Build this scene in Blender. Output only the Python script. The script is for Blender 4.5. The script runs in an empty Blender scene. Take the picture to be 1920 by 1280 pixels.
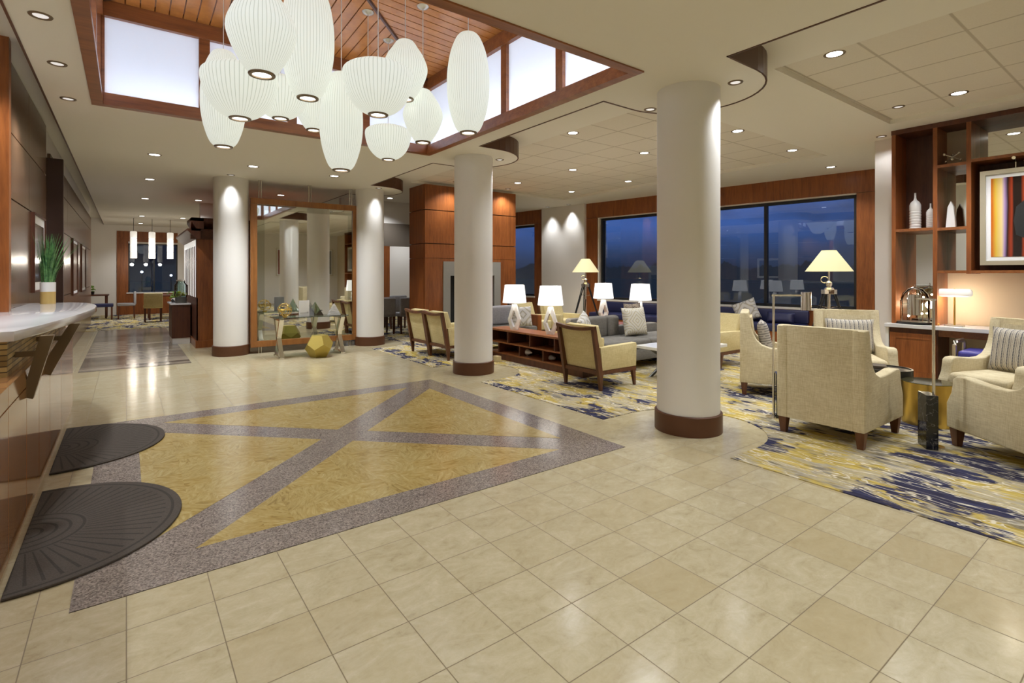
import bpy, bmesh, math, random
from mathutils import Vector, Matrix
PI = math.pi
rnd = random.Random(7)
SC = bpy.context.scene
COL = SC.collection

# ------------------------------------------------------------------ camera
cd = bpy.data.cameras.new('camera')
cam = bpy.data.objects.new('camera', cd)
COL.objects.link(cam)
cam.location = (0, 0, 1.4)
cam.rotation_euler = (PI/2, 0, -math.atan2(723, 969))
cd.sensor_width = 36
cd.lens = 969/1920*36
cd.shift_y = -(640-513)/1920
cd.clip_start = 0.05
cd.clip_end = 300
SC.camera = cam
SC.view_settings.view_transform = 'Standard'
SC.view_settings.look = 'None'
SC.view_settings.gamma = 1
SC.view_settings.exposure = 0.53
SC.cycles.use_denoising = True
SC.cycles.max_bounces = 8
SC.cycles.diffuse_bounces = 5
SC.cycles.glossy_bounces = 4
SC.cycles.transparent_max_bounces = 12
SC.cycles.sample_clamp_indirect = 4
SC.cycles.caustics_reflective = False
SC.cycles.caustics_refractive = False
SPOT = 62.0        # downlight power

# ------------------------------------------------------------------ node helper
class NG:
    def __init__(s, nt): s.nt = nt
    def n(s, t, **k):
        x = s.nt.nodes.new(t)
        for a, b in k.items(): setattr(x, a, b)
        return x
    def put(s, sock, v):
        if hasattr(v, 'is_output'): s.nt.links.new(v, sock)
        elif v is not None: sock.default_value = v
    def m(s, op, a, b=None, c=None):
        x = s.n('ShaderNodeMath', operation=op)
        for i, v in enumerate((a, b, c)):
            if v is not None: s.put(x.inputs[i], v)
        return x.outputs[0]
    def coord(s, kind='Object'): return s.n('ShaderNodeTexCoord').outputs[kind]
    def sep(s, v):
        x = s.n('ShaderNodeSeparateXYZ'); s.put(x.inputs[0], v); return x.outputs[0], x.outputs[1], x.outputs[2]
    def comb(s, a, b, c=0.0):
        x = s.n('ShaderNodeCombineXYZ')
        for i, v in enumerate((a, b, c)): s.put(x.inputs[i], v)
        return x.outputs[0]
    def scale(s, v, sc):
        x = s.n('ShaderNodeMapping'); s.put(x.inputs[0], v); x.inputs['Scale'].default_value = sc; return x.outputs[0]
    def noise(s, v, sc=5, det=3, rough=.55, dist=0.0, out=0):
        x = s.n('ShaderNodeTexNoise'); s.put(x.inputs['Vector'], v)
        x.inputs['Scale'].default_value = sc; x.inputs['Detail'].default_value = det
        x.inputs['Roughness'].default_value = rough; x.inputs['Distortion'].default_value = dist
        return x.outputs[out]
    def white(s, v):
        x = s.n('ShaderNodeTexWhiteNoise'); s.put(x.inputs['Vector'], v); return x.outputs['Value']
    def voro(s, v, sc, out='Color'):
        x = s.n('ShaderNodeTexVoronoi'); s.put(x.inputs['Vector'], v); x.inputs['Scale'].default_value = sc; return x.outputs[out]
    def ramp(s, f, stops, interp='LINEAR'):
        x = s.n('ShaderNodeValToRGB'); s.put(x.inputs[0], f); cr = x.color_ramp; cr.interpolation = interp
        while len(cr.elements) < len(stops): cr.elements.new(.5)
        for e, (p, c) in zip(cr.elements, stops):
            e.position = p; e.color = (c[0], c[1], c[2], 1) if not isinstance(c, (int, float)) else (c, c, c, 1)
        return x.outputs[0]
    def mix(s, f, a, b, mode='MIX'):
        x = s.n('ShaderNodeMix', data_type='RGBA', blend_type=mode); s.put(x.inputs[0], f)
        s.put(x.inputs[6], rgb(a)); s.put(x.inputs[7], rgb(b)); return x.outputs[2]
    def step(s, a, lo, hi):
        x = s.n('ShaderNodeMapRange'); s.put(x.inputs[0], a); x.inputs[1].default_value = lo; x.inputs[2].default_value = hi
        return x.outputs[0]
def rgb(c):
    return (c[0], c[1], c[2], 1) if isinstance(c, tuple) and len(c) == 3 else c

def newmat(name):
    m = bpy.data.materials.new(name); m.use_nodes = True
    nt = m.node_tree; g = NG(nt); b = nt.nodes['Principled BSDF']
    return m, g, b
def pm(name, c, rough=.5, metal=0.0, spec=.5, emit=None, es=0.0, alpha=None, trans=0.0, bump=None):
    m, g, b = newmat(name)
    b.inputs['Base Color'].default_value = (*c, 1)
    b.inputs['Roughness'].default_value = rough; b.inputs['Metallic'].default_value = metal
    b.inputs['Specular IOR Level'].default_value = spec
    if trans: b.inputs['Transmission Weight'].default_value = trans
    if emit: b.inputs['Emission Color'].default_value = (*emit, 1); b.inputs['Emission Strength'].default_value = es
    if bump:
        bp = g.n('ShaderNodeBump'); bp.inputs['Strength'].default_value = bump[1]; bp.inputs['Distance'].default_value = .01
        g.put(bp.inputs['Height'], g.noise(g.coord(), bump[0], 3)); g.put(b.inputs['Normal'], bp.outputs[0])
    return m
def bumpto(g, b, h, st=.3, d=.005):
    bp = g.n('ShaderNodeBump'); bp.inputs['Strength'].default_value = st; bp.inputs['Distance'].default_value = d
    g.put(bp.inputs['Height'], h); g.put(b.inputs['Normal'], bp.outputs[0])

def wood(name, dark, light, stretch=(9, 9, .9), rough=.35, sc=1.6):
    m, g, b = newmat(name)
    v = g.scale(g.coord(), stretch)
    n1 = g.noise(v, sc, 6, .62, .4); n2 = g.noise(v, sc*5, 3, .6)
    f = g.m('ADD', g.m('MULTIPLY', n1, .7), g.m('MULTIPLY', n2, .3))
    g.put(b.inputs['Base Color'], g.ramp(f, [(.32, dark), (.66, light)]))
    b.inputs['Roughness'].default_value = rough
    return m
def fabric(name, c1, c2, sc=60, rough=.9, slub=(1, 1, 1)):
    m, g, b = newmat(name)
    v = g.scale(g.coord(), slub)
    a = g.noise(g.scale(v, (1, 1, 12)), sc*.35, 3); c = g.noise(g.scale(v, (12, 12, 1)), sc*.35, 3)
    f = g.m('ADD', g.m('MULTIPLY', a, .5), g.m('MULTIPLY', c, .5))
    big = g.noise(v, 3, 2)
    f = g.m('ADD', g.m('MULTIPLY', f, .75), g.m('MULTIPLY', big, .25))
    g.put(b.inputs['Base Color'], g.ramp(f, [(.36, c1), (.62, c2)]))
    b.inputs['Roughness'].default_value = rough; b.inputs['Specular IOR Level'].default_value = .15
    bumpto(g, b, f, .25, .003)
    return m

M = {}
M['paint'] = pm('ceiling_paint', (.82, .79, .71), .75, spec=.2)
M['wallw'] = pm('wall_paint', (.80, .76, .71), .7, spec=.2)
M['beige'] = pm('beige_wall', (.72, .60, .44), .7, spec=.2)
M['col'] = pm('column_plaster', (.80, .78, .745), .55, spec=.3, bump=(60, .05))
M['cherry'] = wood('cherry_wood', (.16, .045, .012), (.36, .115, .03), rough=.3)
M['cherryh'] = wood('cherry_wood_level', (.16, .05, .016), (.34, .12, .036), (.9, 9, 9), rough=.32)
M['cherryx'] = wood('skylight_wood', (.40, .145, .03), (.62, .26, .065), (3, 3, 3), rough=.28)
M['framew'] = wood('golden_brown_frame', (.20, .075, .018), (.34, .14, .04), rough=.3)
M['dwood'] = wood('dark_cherry', (.055, .015, .007), (.13, .04, .016), rough=.45)
M['panel'] = wood('wall_panel_wood', (.10, .05, .026), (.19, .10, .055), rough=.22)
M['base'] = pm('column_base_wood', (.10, .035, .012), .45)
M['fascia'] = pm('fascia_brown', (.085, .03, .012), .35)
M['legw'] = wood('walnut_leg', (.075, .025, .010), (.16, .06, .025), rough=.4)
M['counterw'] = wood('counter_wood', (.30, .13, .045), (.44, .22, .09), rough=.08)
M['quartz'] = pm('white_quartz', (.70, .69, .705), .08, spec=.6)
M['chrome'] = pm('polished_chrome', (.78, .75, .70), .12, 1.0)
M['nickel'] = pm('brushed_nickel', (.62, .58, .50), .3, 1.0)
M['bronze'] = pm('bronze_bar', (.20, .145, .085), .35, .6)
M['black'] = pm('black_metal', (.012, .012, .013), .35)
M['darkf'] = pm('window_frame_black', (.012, .013, .016), .4)
M['whitec'] = pm('white_ceramic', (.86, .85, .83), .18)
M['brass'] = pm('brushed_brass', (.72, .50, .13), .28, 1.0)
M['goldp'] = pm('gold_lacquer', (.46, .35, .075), .42, .45)
M['navy'] = pm('navy_leather', (.018, .022, .085), .45)
M['blue'] = pm('blue_vinyl', (.055, .05, .30), .4)
M['green'] = pm('grass_green', (.045, .13, .035), .5)
M['green2'] = pm('salad_green', (.16, .30, .03), .5)
M['greyf'] = fabric('grey_sofa_fabric', (.135, .126, .112), (.23, .217, .195), 50)
M['greyc'] = fabric('grey_chair_fabric', (.26, .25, .27), (.40, .39, .40), 50)
M['cream'] = fabric('cream_linen', (.52, .43, .26), (.74, .66, .46), 45)
M['straw'] = fabric('straw_fabric', (.56, .46, .22), (.74, .64, .37), 30, slub=(1, 1, 2.2))
M['stone'] = pm('grey_stone', (.32, .31, .28), .4, bump=(14, .3))
M['soot'] = pm('firebox_black', (.01, .01, .01), .6)
M['drum'] = pm('black_drum_lacquer', (.028, .026, .022), .28)
M['white'] = pm('white_laminate', (.80, .79, .77), .3)
M['tablet'] = pm('white_marble_top', (.80, .79, .75), .15)
M['greyleg'] = pm('dark_grey_metal', (.09, .09, .08), .4, .3)
M['silver'] = pm('silver_frame', (.62, .56, .42), .35, .6)
M['card'] = pm('white_card', (.85, .85, .85), .6)
M['ink'] = pm('grey_ink', (.45, .45, .46), .7)
M['lens'] = pm('lamp_lens', (1, 1, 1), .4, emit=(1, .96, .90), es=7)
M['lens3'] = pm('gimbal_lens', (.8, .8, .8), .4, emit=(1, .97, .96), es=.4)
M['lens2'] = pm('pendant_diffuser', (1, 1, 1), .4, emit=(1, .98, .94), es=2.5)
M['shade'] = pm('lit_white_shade', (.85, .85, .85), .8, emit=(1, .985, .97), es=.60)
M['shadec'] = pm('lit_cream_shade', (.45, .40, .24), .8, emit=(1, .86, .47), es=.44)
M['bulb'] = pm('bulb', (1, 1, 1), .5, emit=(1, .88, .62), es=8)
M['crystal'] = pm('lit_crystal', (.9, .9, .9), .1, emit=(1, .93, .80), es=.42)
M['lemon'] = pm('lemon', (.75, .62, .03), .4)
M['mirror'] = pm('mirror', (.78, .80, .77), .02, 1.0)
M['mirrord'] = pm('dark_mirror_glass', (.56, .58, .53), .015, 1.0)

def glass(name, tint=(1, 1, 1), refl=.10, ior=1.45, rough=.0):
    m = bpy.data.materials.new(name); m.use_nodes = True; nt = m.node_tree; nt.nodes.clear(); g = NG(nt)
    o = g.n('ShaderNodeOutputMaterial'); t = g.n('ShaderNodeBsdfTransparent'); t.inputs[0].default_value = (*tint, 1)
    s = g.n('ShaderNodeBsdfGlossy'); s.inputs['Roughness'].default_value = rough; s.inputs[0].default_value = (1, 1, 1, 1)
    f = g.n('ShaderNodeFresnel'); f.inputs[0].default_value = ior
    x = g.n('ShaderNodeMixShader'); g.put(x.inputs[0], g.m('ADD', f.outputs[0], refl)); g.put(x.inputs[1], t.outputs[0]); g.put(x.inputs[2], s.outputs[0])
    g.put(o.inputs[0], x.outputs[0]); return m
M['pane'] = glass('window_glass', (.93, .96, 1), .03, 1.3)
M['clear'] = glass('clear_glass', (.98, .99, .98), .0, 1.18)
M['greeng'] = glass('green_glass', (.62, .72, .66), .08, 1.45)
M['aqua'] = glass('aqua_glass', (.55, .72, .72), .12, 1.4)

def ribbed():
    m, g, b = newmat('lit_ribbed_shade')
    x, y, z = g.sep(g.coord())
    a = g.m('ARCTAN2', y, x)
    fr = g.m('FRACT', g.m('MULTIPLY', g.m('ADD', a, PI), 54/(2*PI)))
    line = g.step(g.m('ABSOLUTE', g.m('SUBTRACT', fr, .5)), .38, .5)
    c = g.mix(line, (.50, .51, .46), (.26, .28, .22))
    g.put(b.inputs['Base Color'], c); g.put(b.inputs['Emission Color'], g.mix(line, (.95, 1.0, .90), (.50, .54, .43)))
    b.inputs['Emission Strength'].default_value = .41; b.inputs['Roughness'].default_value = .7
    return m
M['ribbed'] = ribbed()

def frosted():
    m = bpy.data.materials.new('frosted_pane'); m.use_nodes = True; nt = m.node_tree; nt.nodes.clear(); g = NG(nt)
    o = g.n('ShaderNodeOutputMaterial'); t = g.n('ShaderNodeBsdfTranslucent'); t.inputs[0].default_value = (.86, .89, .96, 1)
    d = g.n('ShaderNodeBsdfDiffuse'); d.inputs[0].default_value = (.7, .72, .76, 1)
    x = g.n('ShaderNodeMixShader'); x.inputs[0].default_value = .3; g.put(x.inputs[1], t.outputs[0]); g.put(x.inputs[2], d.outputs[0])
    e = g.n('ShaderNodeEmission'); e.inputs[0].default_value = (.80, .87, 1, 1); e.inputs[1].default_value = .14
    a = g.n('ShaderNodeAddShader'); g.put(a.inputs[0], x.outputs[0]); g.put(a.inputs[1], e.outputs[0])
    g.put(o.inputs[0], a.outputs[0]); return m
M['frost'] = frosted()

def tilefloor():
    m, g, b = newmat('limestone_tiles')
    p = g.coord(); x, y, z = g.sep(p)
    tx = g.m('DIVIDE', x, .3035); ty = g.m('DIVIDE', g.m('SUBTRACT', y, 2.533), .308)
    fx, fy = g.m('FRACT', tx), g.m('FRACT', ty)
    ex = g.m('MINIMUM', fx, g.m('SUBTRACT', 1.0, fx)); ey = g.m('MINIMUM', fy, g.m('SUBTRACT', 1.0, fy))
    gr = g.m('SUBTRACT', 1.0, g.step(g.m('MINIMUM', ex, ey), .004, .010))
    idv = g.comb(g.m('FLOOR', tx), g.m('FLOOR', ty)); w = g.white(idv)
    q = g.n('ShaderNodeVectorMath', operation='MULTIPLY_ADD'); g.put(q.inputs[0], idv); q.inputs[1].default_value = (3.7, 5.3, 1); g.put(q.inputs[2], p)
    n = g.noise(g.scale(q.outputs[0], (1.3, 2.4, 1)), 4.0, 9, .72, 1.0); n2 = g.noise(q.outputs[0], 26, 5, .75, .8)
    base = g.ramp(g.m('ADD', g.m('MULTIPLY', n, .7), g.m('MULTIPLY', n2, .3)), [(.30, (.36, .295, .175)), (.43, (.47, .405, .255)), (.57, (.53, .465, .31)), (.72, (.62, .56, .41))])
    c = g.mix(g.m('MULTIPLY', g.m('POWER', w, 4.0), .55), base, (.43, .345, .185))
    c = g.mix(g.m('MULTIPLY', gr, .85), c, (.17, .125, .065))
    g.put(b.inputs['Base Color'], c)
    g.put(b.inputs['Roughness'], g.m('ADD', g.m('MULTIPLY', n2, .10), g.m('ADD', g.m('MULTIPLY', gr, .4), .13)))
    b.inputs['Specular IOR Level'].default_value = .36
    bumpto(g, b, g.m('ADD', g.m('SUBTRACT', 1.0, gr), g.m('MULTIPLY', n, .06)), .12, .004)
    return m
M['tiles'] = tilefloor()

def granite():
    m, g, b = newmat('granite_band')
    v = g.coord(); w = g.voro(v, 150); s, _, _ = g.sep(w)
    n = g.noise(v, 8, 3)
    f = g.m('ADD', g.m('MULTIPLY', s, .8), g.m('MULTIPLY', n, .25))
    g.put(b.inputs['Base Color'], g.ramp(f, [(.1, (.10, .08, .07)), (.4, (.21, .175, .155)), (.8, (.32, .27, .24)), (1, (.44, .38, .33))]))
    b.inputs['Roughness'].default_value = .16; b.inputs['Specular IOR Level'].default_value = .45
    return m
M['granite'] = granite()
def goldstone():
    m, g, b = newmat('gold_marble_mosaic')
    p = g.coord(); x, y, z = g.sep(p)
    t = .1535
    idv = g.comb(g.m('FLOOR', g.m('DIVIDE', x, t)), g.m('FLOOR', g.m('DIVIDE', y, t))); w = g.white(idv)
    q = g.n('ShaderNodeVectorMath', operation='MULTIPLY_ADD'); g.put(q.inputs[0], idv); q.inputs[1].default_value = (2.1, 4.3, 1); g.put(q.inputs[2], p)
    d = g.n('ShaderNodeVectorRotate'); g.put(d.inputs['Vector'], q.outputs[0]); g.put(d.inputs['Angle'], g.m('MULTIPLY', w, 2.6))
    n = g.noise(g.scale(d.outputs[0], (1, 3.6, 1)), 8, 5, .65, 1.6)
    n2 = g.noise(p, 2.2, 3)
    f = g.m('ADD', g.m('MULTIPLY', n, .75), g.m('MULTIPLY', n2, .25))
    c = g.ramp(f, [(.33, (.22, .135, .035)), (.45, (.37, .26, .08)), (.56, (.46, .345, .13)), (.7, (.58, .48, .25))])
    c = g.mix(g.m('MULTIPLY', w, .25), c, (.50, .42, .20))
    g.put(b.inputs['Base Color'], c); b.inputs['Roughness'].default_value = .2; b.inputs['Specular IOR Level'].default_value = .4
    return m
M['gold'] = goldstone()
def planks():
    m, g, b = newmat('polished_grey_planks')
    p = g.coord(); x, y, z = g.sep(p)
    ty = g.m('DIVIDE', y, .16); fy = g.m('FRACT', ty); w = g.white(g.comb(g.m('FLOOR', ty), g.m('FLOOR', g.m('DIVIDE', x, .9))))
    n = g.noise(g.scale(p, (1.5, 14, 1)), 4, 5)
    c = g.ramp(g.m('ADD', g.m('MULTIPLY', w, .4), g.m('MULTIPLY', n, .6)), [(.3, (.10, .078, .058)), (.7, (.40, .34, .26))])
    e = g.m('LESS_THAN', fy, .06)
    g.put(b.inputs['Base Color'], g.mix(e, c, (.05, .036, .026))); b.inputs['Roughness'].default_value = .16
    return m
M['planks'] = planks()
def carpet():
    m, g, b = newmat('abstract_carpet')
    p = g.coord()
    s3 = g.scale(p, (13, 1.9, 1)); s2 = g.scale(p, (6, 1.7, 1))
    big = g.noise(g.scale(p, (1.5, .85, 1)), 1.7, 4, .62, .5); big2 = g.noise(g.scale(p, (1.4, .9, 1)), 2.6, 3, .6, .3)
    st = g.noise(s2, 1.7, 4, .7, .6); fine = g.noise(s3, 2.3, 4, .65, .4)
    base = g.ramp(g.m('ADD', g.m('MULTIPLY', fine, .6), g.m('MULTIPLY', st, .4)), [(.36, (.24, .19, .09)), (.46, (.50, .42, .23)), (.54, (.36, .32, .25)), (.64, (.62, .56, .41))])
    yel = g.step(g.m('ADD', g.m('MULTIPLY', big2, .65), g.m('MULTIPLY', st, .35)), .495, .535)
    c = g.mix(g.m('MULTIPLY', yel, .85), base, g.ramp(fine, [(.35, (.34, .24, .025)), (.65, (.66, .50, .12))]))
    gy = g.step(g.noise(g.scale(p, (2.6, 1.0, 1)), 2.3, 3), .56, .62)
    c = g.mix(g.m('MULTIPLY', gy, .7), c, g.ramp(fine, [(.4, (.12, .115, .11)), (.65, (.30, .28, .25))]))
    nav = g.step(g.m('ADD', g.m('MULTIPLY', big, .66), g.m('ADD', g.m('MULTIPLY', st, .22), g.m('MULTIPLY', fine, .12))), .523, .548)
    c = g.mix(g.m('MULTIPLY', nav, .95), c, g.ramp(fine, [(.35, (.010, .012, .045)), (.7, (.035, .04, .11))]))
    ln = g.m('ABSOLUTE', g.m('SUBTRACT', g.noise(g.scale(p, (4.5, .9, 1)), 1.9, 3, .6, .9), .5))
    c = g.mix(g.m('MULTIPLY', g.m('SUBTRACT', 1.0, g.step(ln, .006, .018)), .9), c, (.72, .66, .53))
    g.put(b.inputs['Base Color'], c); b.inputs['Roughness'].default_value = .95; b.inputs['Specular IOR Level'].default_value = .05
    bumpto(g, b, g.noise(p, 260, 2), .4, .004)
    return m
M['carpet'] = carpet()
def acoustic():
    m, g, b = newmat('acoustic_ceiling_tiles')
    p = g.coord(); x, y, z = g.sep(p)
    def edge(v, o):
        f = g.m('FRACT', g.m('DIVIDE', g.m('SUBTRACT', v, o), .6)); return g.m('MINIMUM', f, g.m('SUBTRACT', 1.0, f))
    e = g.m('MINIMUM', edge(x, 4.70), edge(y, 2.32))
    k = g.m('SUBTRACT', 1.0, g.step(e, .012, .022))
    w = g.noise(p, 90, 2)
    c = g.mix(g.m('MULTIPLY', k, .55), g.mix(w, (.72, .67, .58), (.80, .75, .66)), (.36, .30, .22))
    g.put(b.inputs['Base Color'], c); b.inputs['Roughness'].default_value = .9; b.inputs['Specular IOR Level'].default_value = .1
    bumpto(g, b, g.m('SUBTRACT', w, g.m('MULTIPLY', k, 3.0)), .2, .004)
    return m
M['acoustic'] = acoustic()
def matmat():
    m, g, b = newmat('ribbed_rubber_mat')
    p = g.coord(); x, y, z = g.sep(p)
    a = g.m('ARCTAN2', y, x); r = g.m('SQRT', g.m('ADD', g.m('MULTIPLY', x, x), g.m('MULTIPLY', y, y)))
    ray = g.m('LESS_THAN', g.m('FRACT', g.m('MULTIPLY', a, 9.5)), .22)
    ring = g.m('LESS_THAN', g.m('FRACT', g.m('MULTIPLY', r, 17)), .25)
    inner = g.m('LESS_THAN', r, .26)
    edge = g.m('GREATER_THAN', r, .62)
    k = g.mix(inner, ray, ring); k = g.mix(edge, k, ring)
    n = g.noise(p, 140, 2)
    c = g.mix(g.m('MULTIPLY', k, .6), g.mix(n, (.055, .046, .038), (.105, .088, .072)), (.026, .021, .018))
    g.put(b.inputs['Base Color'], c); b.inputs['Roughness'].default_value = .8; b.inputs['Specular IOR Level'].default_value = .2
    bumpto(g, b, g.m('SUBTRACT', n, k), .5, .006)
    return m
M['mat'] = matmat()
def plaid():
    m, g, b = newmat('striped_plaid_pillow')
    x, y, z = g.sep(g.coord())
    n = g.noise(g.coord(), 40, 3)
    f = g.m('FRACT', g.m('ADD', g.m('MULTIPLY', y, 22), g.m('MULTIPLY', n, .25)))
    h = g.m('FRACT', g.m('ADD', g.m('MULTIPLY', z, 34), g.m('MULTIPLY', n, .4)))
    c = g.ramp(f, [(0, (.16, .15, .16)), (.16, (.50, .46, .38)), (.34, (.22, .20, .19)), (.45, (.58, .53, .43)), (.62, (.33, .30, .27)), (.72, (.60, .56, .47)), (.92, (.15, .145, .16))], 'CONSTANT')
    c = g.mix(g.m('MULTIPLY', g.m('LESS_THAN', h, .35), .35), c, (.46, .42, .35))
    g.put(b.inputs['Base Color'], c); b.inputs['Roughness'].default_value = .95; b.inputs['Specular IOR Level'].default_value = .1
    bumpto(g, b, n, .4, .004); return m
M['plaid'] = plaid()
def weave():
    m, g, b = newmat('grey_dash_pillow')
    x, y, z = g.sep(g.coord()); n = g.noise(g.coord(), 25, 3)
    h = g.m('FRACT', g.m('MULTIPLY', z, 36)); r = g.m('FLOOR', g.m('MULTIPLY', z, 36))
    w = g.white(g.comb(r, g.m('FLOOR', g.m('MULTIPLY', y, 22))))
    k = g.m('MULTIPLY', g.m('LESS_THAN', h, .4), g.m('GREATER_THAN', w, .3))
    g.put(b.inputs['Base Color'], g.mix(g.m('MULTIPLY', k, .8), g.mix(n, (.38, .34, .30), (.50, .46, .40)), (.13, .12, .12)))
    b.inputs['Roughness'].default_value = .95; b.inputs['Specular IOR Level'].default_value = .1; return m
M['weave'] = weave()
def medallion(name, a, c2, k):
    m, g, b = newmat(name)
    x, y, z = g.sep(g.coord())
    u = g.m('ABSOLUTE', y); v = g.m('ABSOLUTE', g.m('SUBTRACT', z, .22))
    d = g.m('ADD', u, v)
    du = g.m('SUBTRACT', u, .17); dv = g.m('SUBTRACT', v, .17)
    rr = g.m('SQRT', g.m('ADD', g.m('MULTIPLY', du, du), g.m('MULTIPLY', dv, dv)))
    t = g.m('FRACT', g.m('MULTIPLY', g.m('MINIMUM', d, g.m('MULTIPLY', rr, 1.6)), k))
    n = g.noise(g.coord(), 60, 2)
    c = g.ramp(t, [(0, a), (.45, c2), (.62, (.30, .29, .29)), (.76, a)], 'CONSTANT')
    g.put(b.inputs['Base Color'], g.mix(g.m('MULTIPLY', n, .3), c, a)); b.inputs['Roughness'].default_value = .95
    b.inputs['Specular IOR Level'].default_value = .1; return m
M['medal'] = medallion('medallion_pillow', (.64, .61, .54), (.60, .52, .26), 17)
M['paisley'] = medallion('swirl_pillow', (.62, .60, .58), (.45, .40, .28), 9)
def floral():
    m, g, b = newmat('taupe_print_pillow')
    v = g.coord(); n = g.noise(v, 16, 3, .6, 1.2)
    g.put(b.inputs['Base Color'], g.ramp(n, [(.42, (.14, .11, .09)), (.5, (.42, .34, .25)), (.58, (.18, .15, .14))]))
    b.inputs['Roughness'].default_value = .95; return m
M['floral'] = floral()
def marble():
    m, g, b = newmat('black_veined_marble')
    n = g.m('ABSOLUTE', g.m('SUBTRACT', g.noise(g.coord(), 6, 6, .6, 1.2), .5))
    g.put(b.inputs['Base Color'], g.ramp(n, [(.0, (.24, .22, .20)), (.008, (.012, .012, .013)), (1, (.01, .01, .011))]))
    b.inputs['Roughness'].default_value = .12; return m
M['marble'] = marble()
def goldstrip():
    m, g, b = newmat('gold_strip_mosaic')
    x, y, z = g.sep(g.coord()); f = g.m('FRACT', g.m('MULTIPLY', z, 34)); w = g.white(g.comb(g.m('FLOOR', g.m('MULTIPLY', z, 34)), g.m('FLOOR', g.m('MULTIPLY', y, 9))))
    c = g.mix(w, (.22, .14, .045), (.50, .36, .14))
    g.put(b.inputs['Base Color'], g.mix(g.m('LESS_THAN', f, .22), c, (.06, .035, .012))); b.inputs['Roughness'].default_value = .5
    return m
M['goldstrip'] = goldstrip()
def striped_art(name, stops, sc, off=0.0):
    m, g, b = newmat(name)
    x, y, z = g.sep(g.coord())
    f = g.m('FRACT', g.m('ADD', g.m('ADD', g.m('MULTIPLY', y, sc), off), g.m('MULTIPLY', g.noise(g.scale(g.coord(), (1, 3, .4)), 3, 2), .10)))
    g.put(b.inputs['Base Color'], g.ramp(f, stops)); b.inputs['Roughness'].default_value = .12; return m
O_, Y_, K_, P_, R_ = (.62, .16, .015), (.72, .48, .06), (.02, .012, .010), (.42, .28, .52), (.35, .045, .015)
M['art'] = striped_art('abstract_stripes', [(0, R_), (.08, O_), (.16, Y_), (.30, (.80, .62, .30)), (.36, P_), (.42, K_), (.50, R_), (.54, K_), (.72, K_), (.78, R_), (.84, O_), (.90, Y_), (.95, K_), (1, R_)], -2.6, .6)
M['art2'] = striped_art('muted_landscape', [(0, (.05, .06, .10)), (.4, (.30, .06, .04)), (.55, (.45, .42, .36)), (.8, (.12, .16, .22)), (1, (.05, .06, .10))], .8)
M['art3'] = striped_art('dark_abstract_print', [(0, (.05, .03, .02)), (.5, (.12, .08, .04)), (1, (.04, .03, .02))], 2.0)

# ------------------------------------------------------------------ world: dusk sky, dark tree line
W = bpy.data.worlds.new('dusk'); SC.world = W; W.use_nodes = True
nt = W.node_tree; g = NG(nt); bg = nt.nodes['Background']
v = g.coord('Generated'); x, y, z = g.sep(v)
cl = g.noise(g.scale(v, (1, 1, 3)), 3.5, 5, .6)
zz = g.m('ADD', z, g.m('MULTIPLY', g.m('SUBTRACT', cl, .5), .08))
dark = g.noise(g.scale(v, (1.6, 1.6, 5)), 2.2, 4, .55)
sky = g.ramp(g.m('ADD', zz, .5), [(.47, (.010, .014, .022)), (.50, (.018, .026, .048)), (.535, (.034, .060, .135)), (.58, (.055, .12, .35)), (.75, (.05, .13, .46))])
sky = g.mix(g.m('MULTIPLY', g.step(g.m('ADD', dark, g.m('MULTIPLY', g.m('SUBTRACT', x, y), .22)), .50, .72), .75), sky, (.030, .040, .066))
tree = g.noise(g.comb(g.m('MULTIPLY', g.m('ARCTAN2', y, x), 14), 0.0, 0.0), 1.5, 5, .7)
sky = g.mix(g.m('MULTIPLY', g.step(y, .87, .95), .94), sky, (.006, .008, .016))
hid = g.m('LESS_THAN', z, g.m('MULTIPLY', g.m('SUBTRACT', tree, .30), .07))
g.put(bg.inputs[0], g.mix(hid, sky, (.016, .022, .034))); bg.inputs[1].default_value = .72

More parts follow.
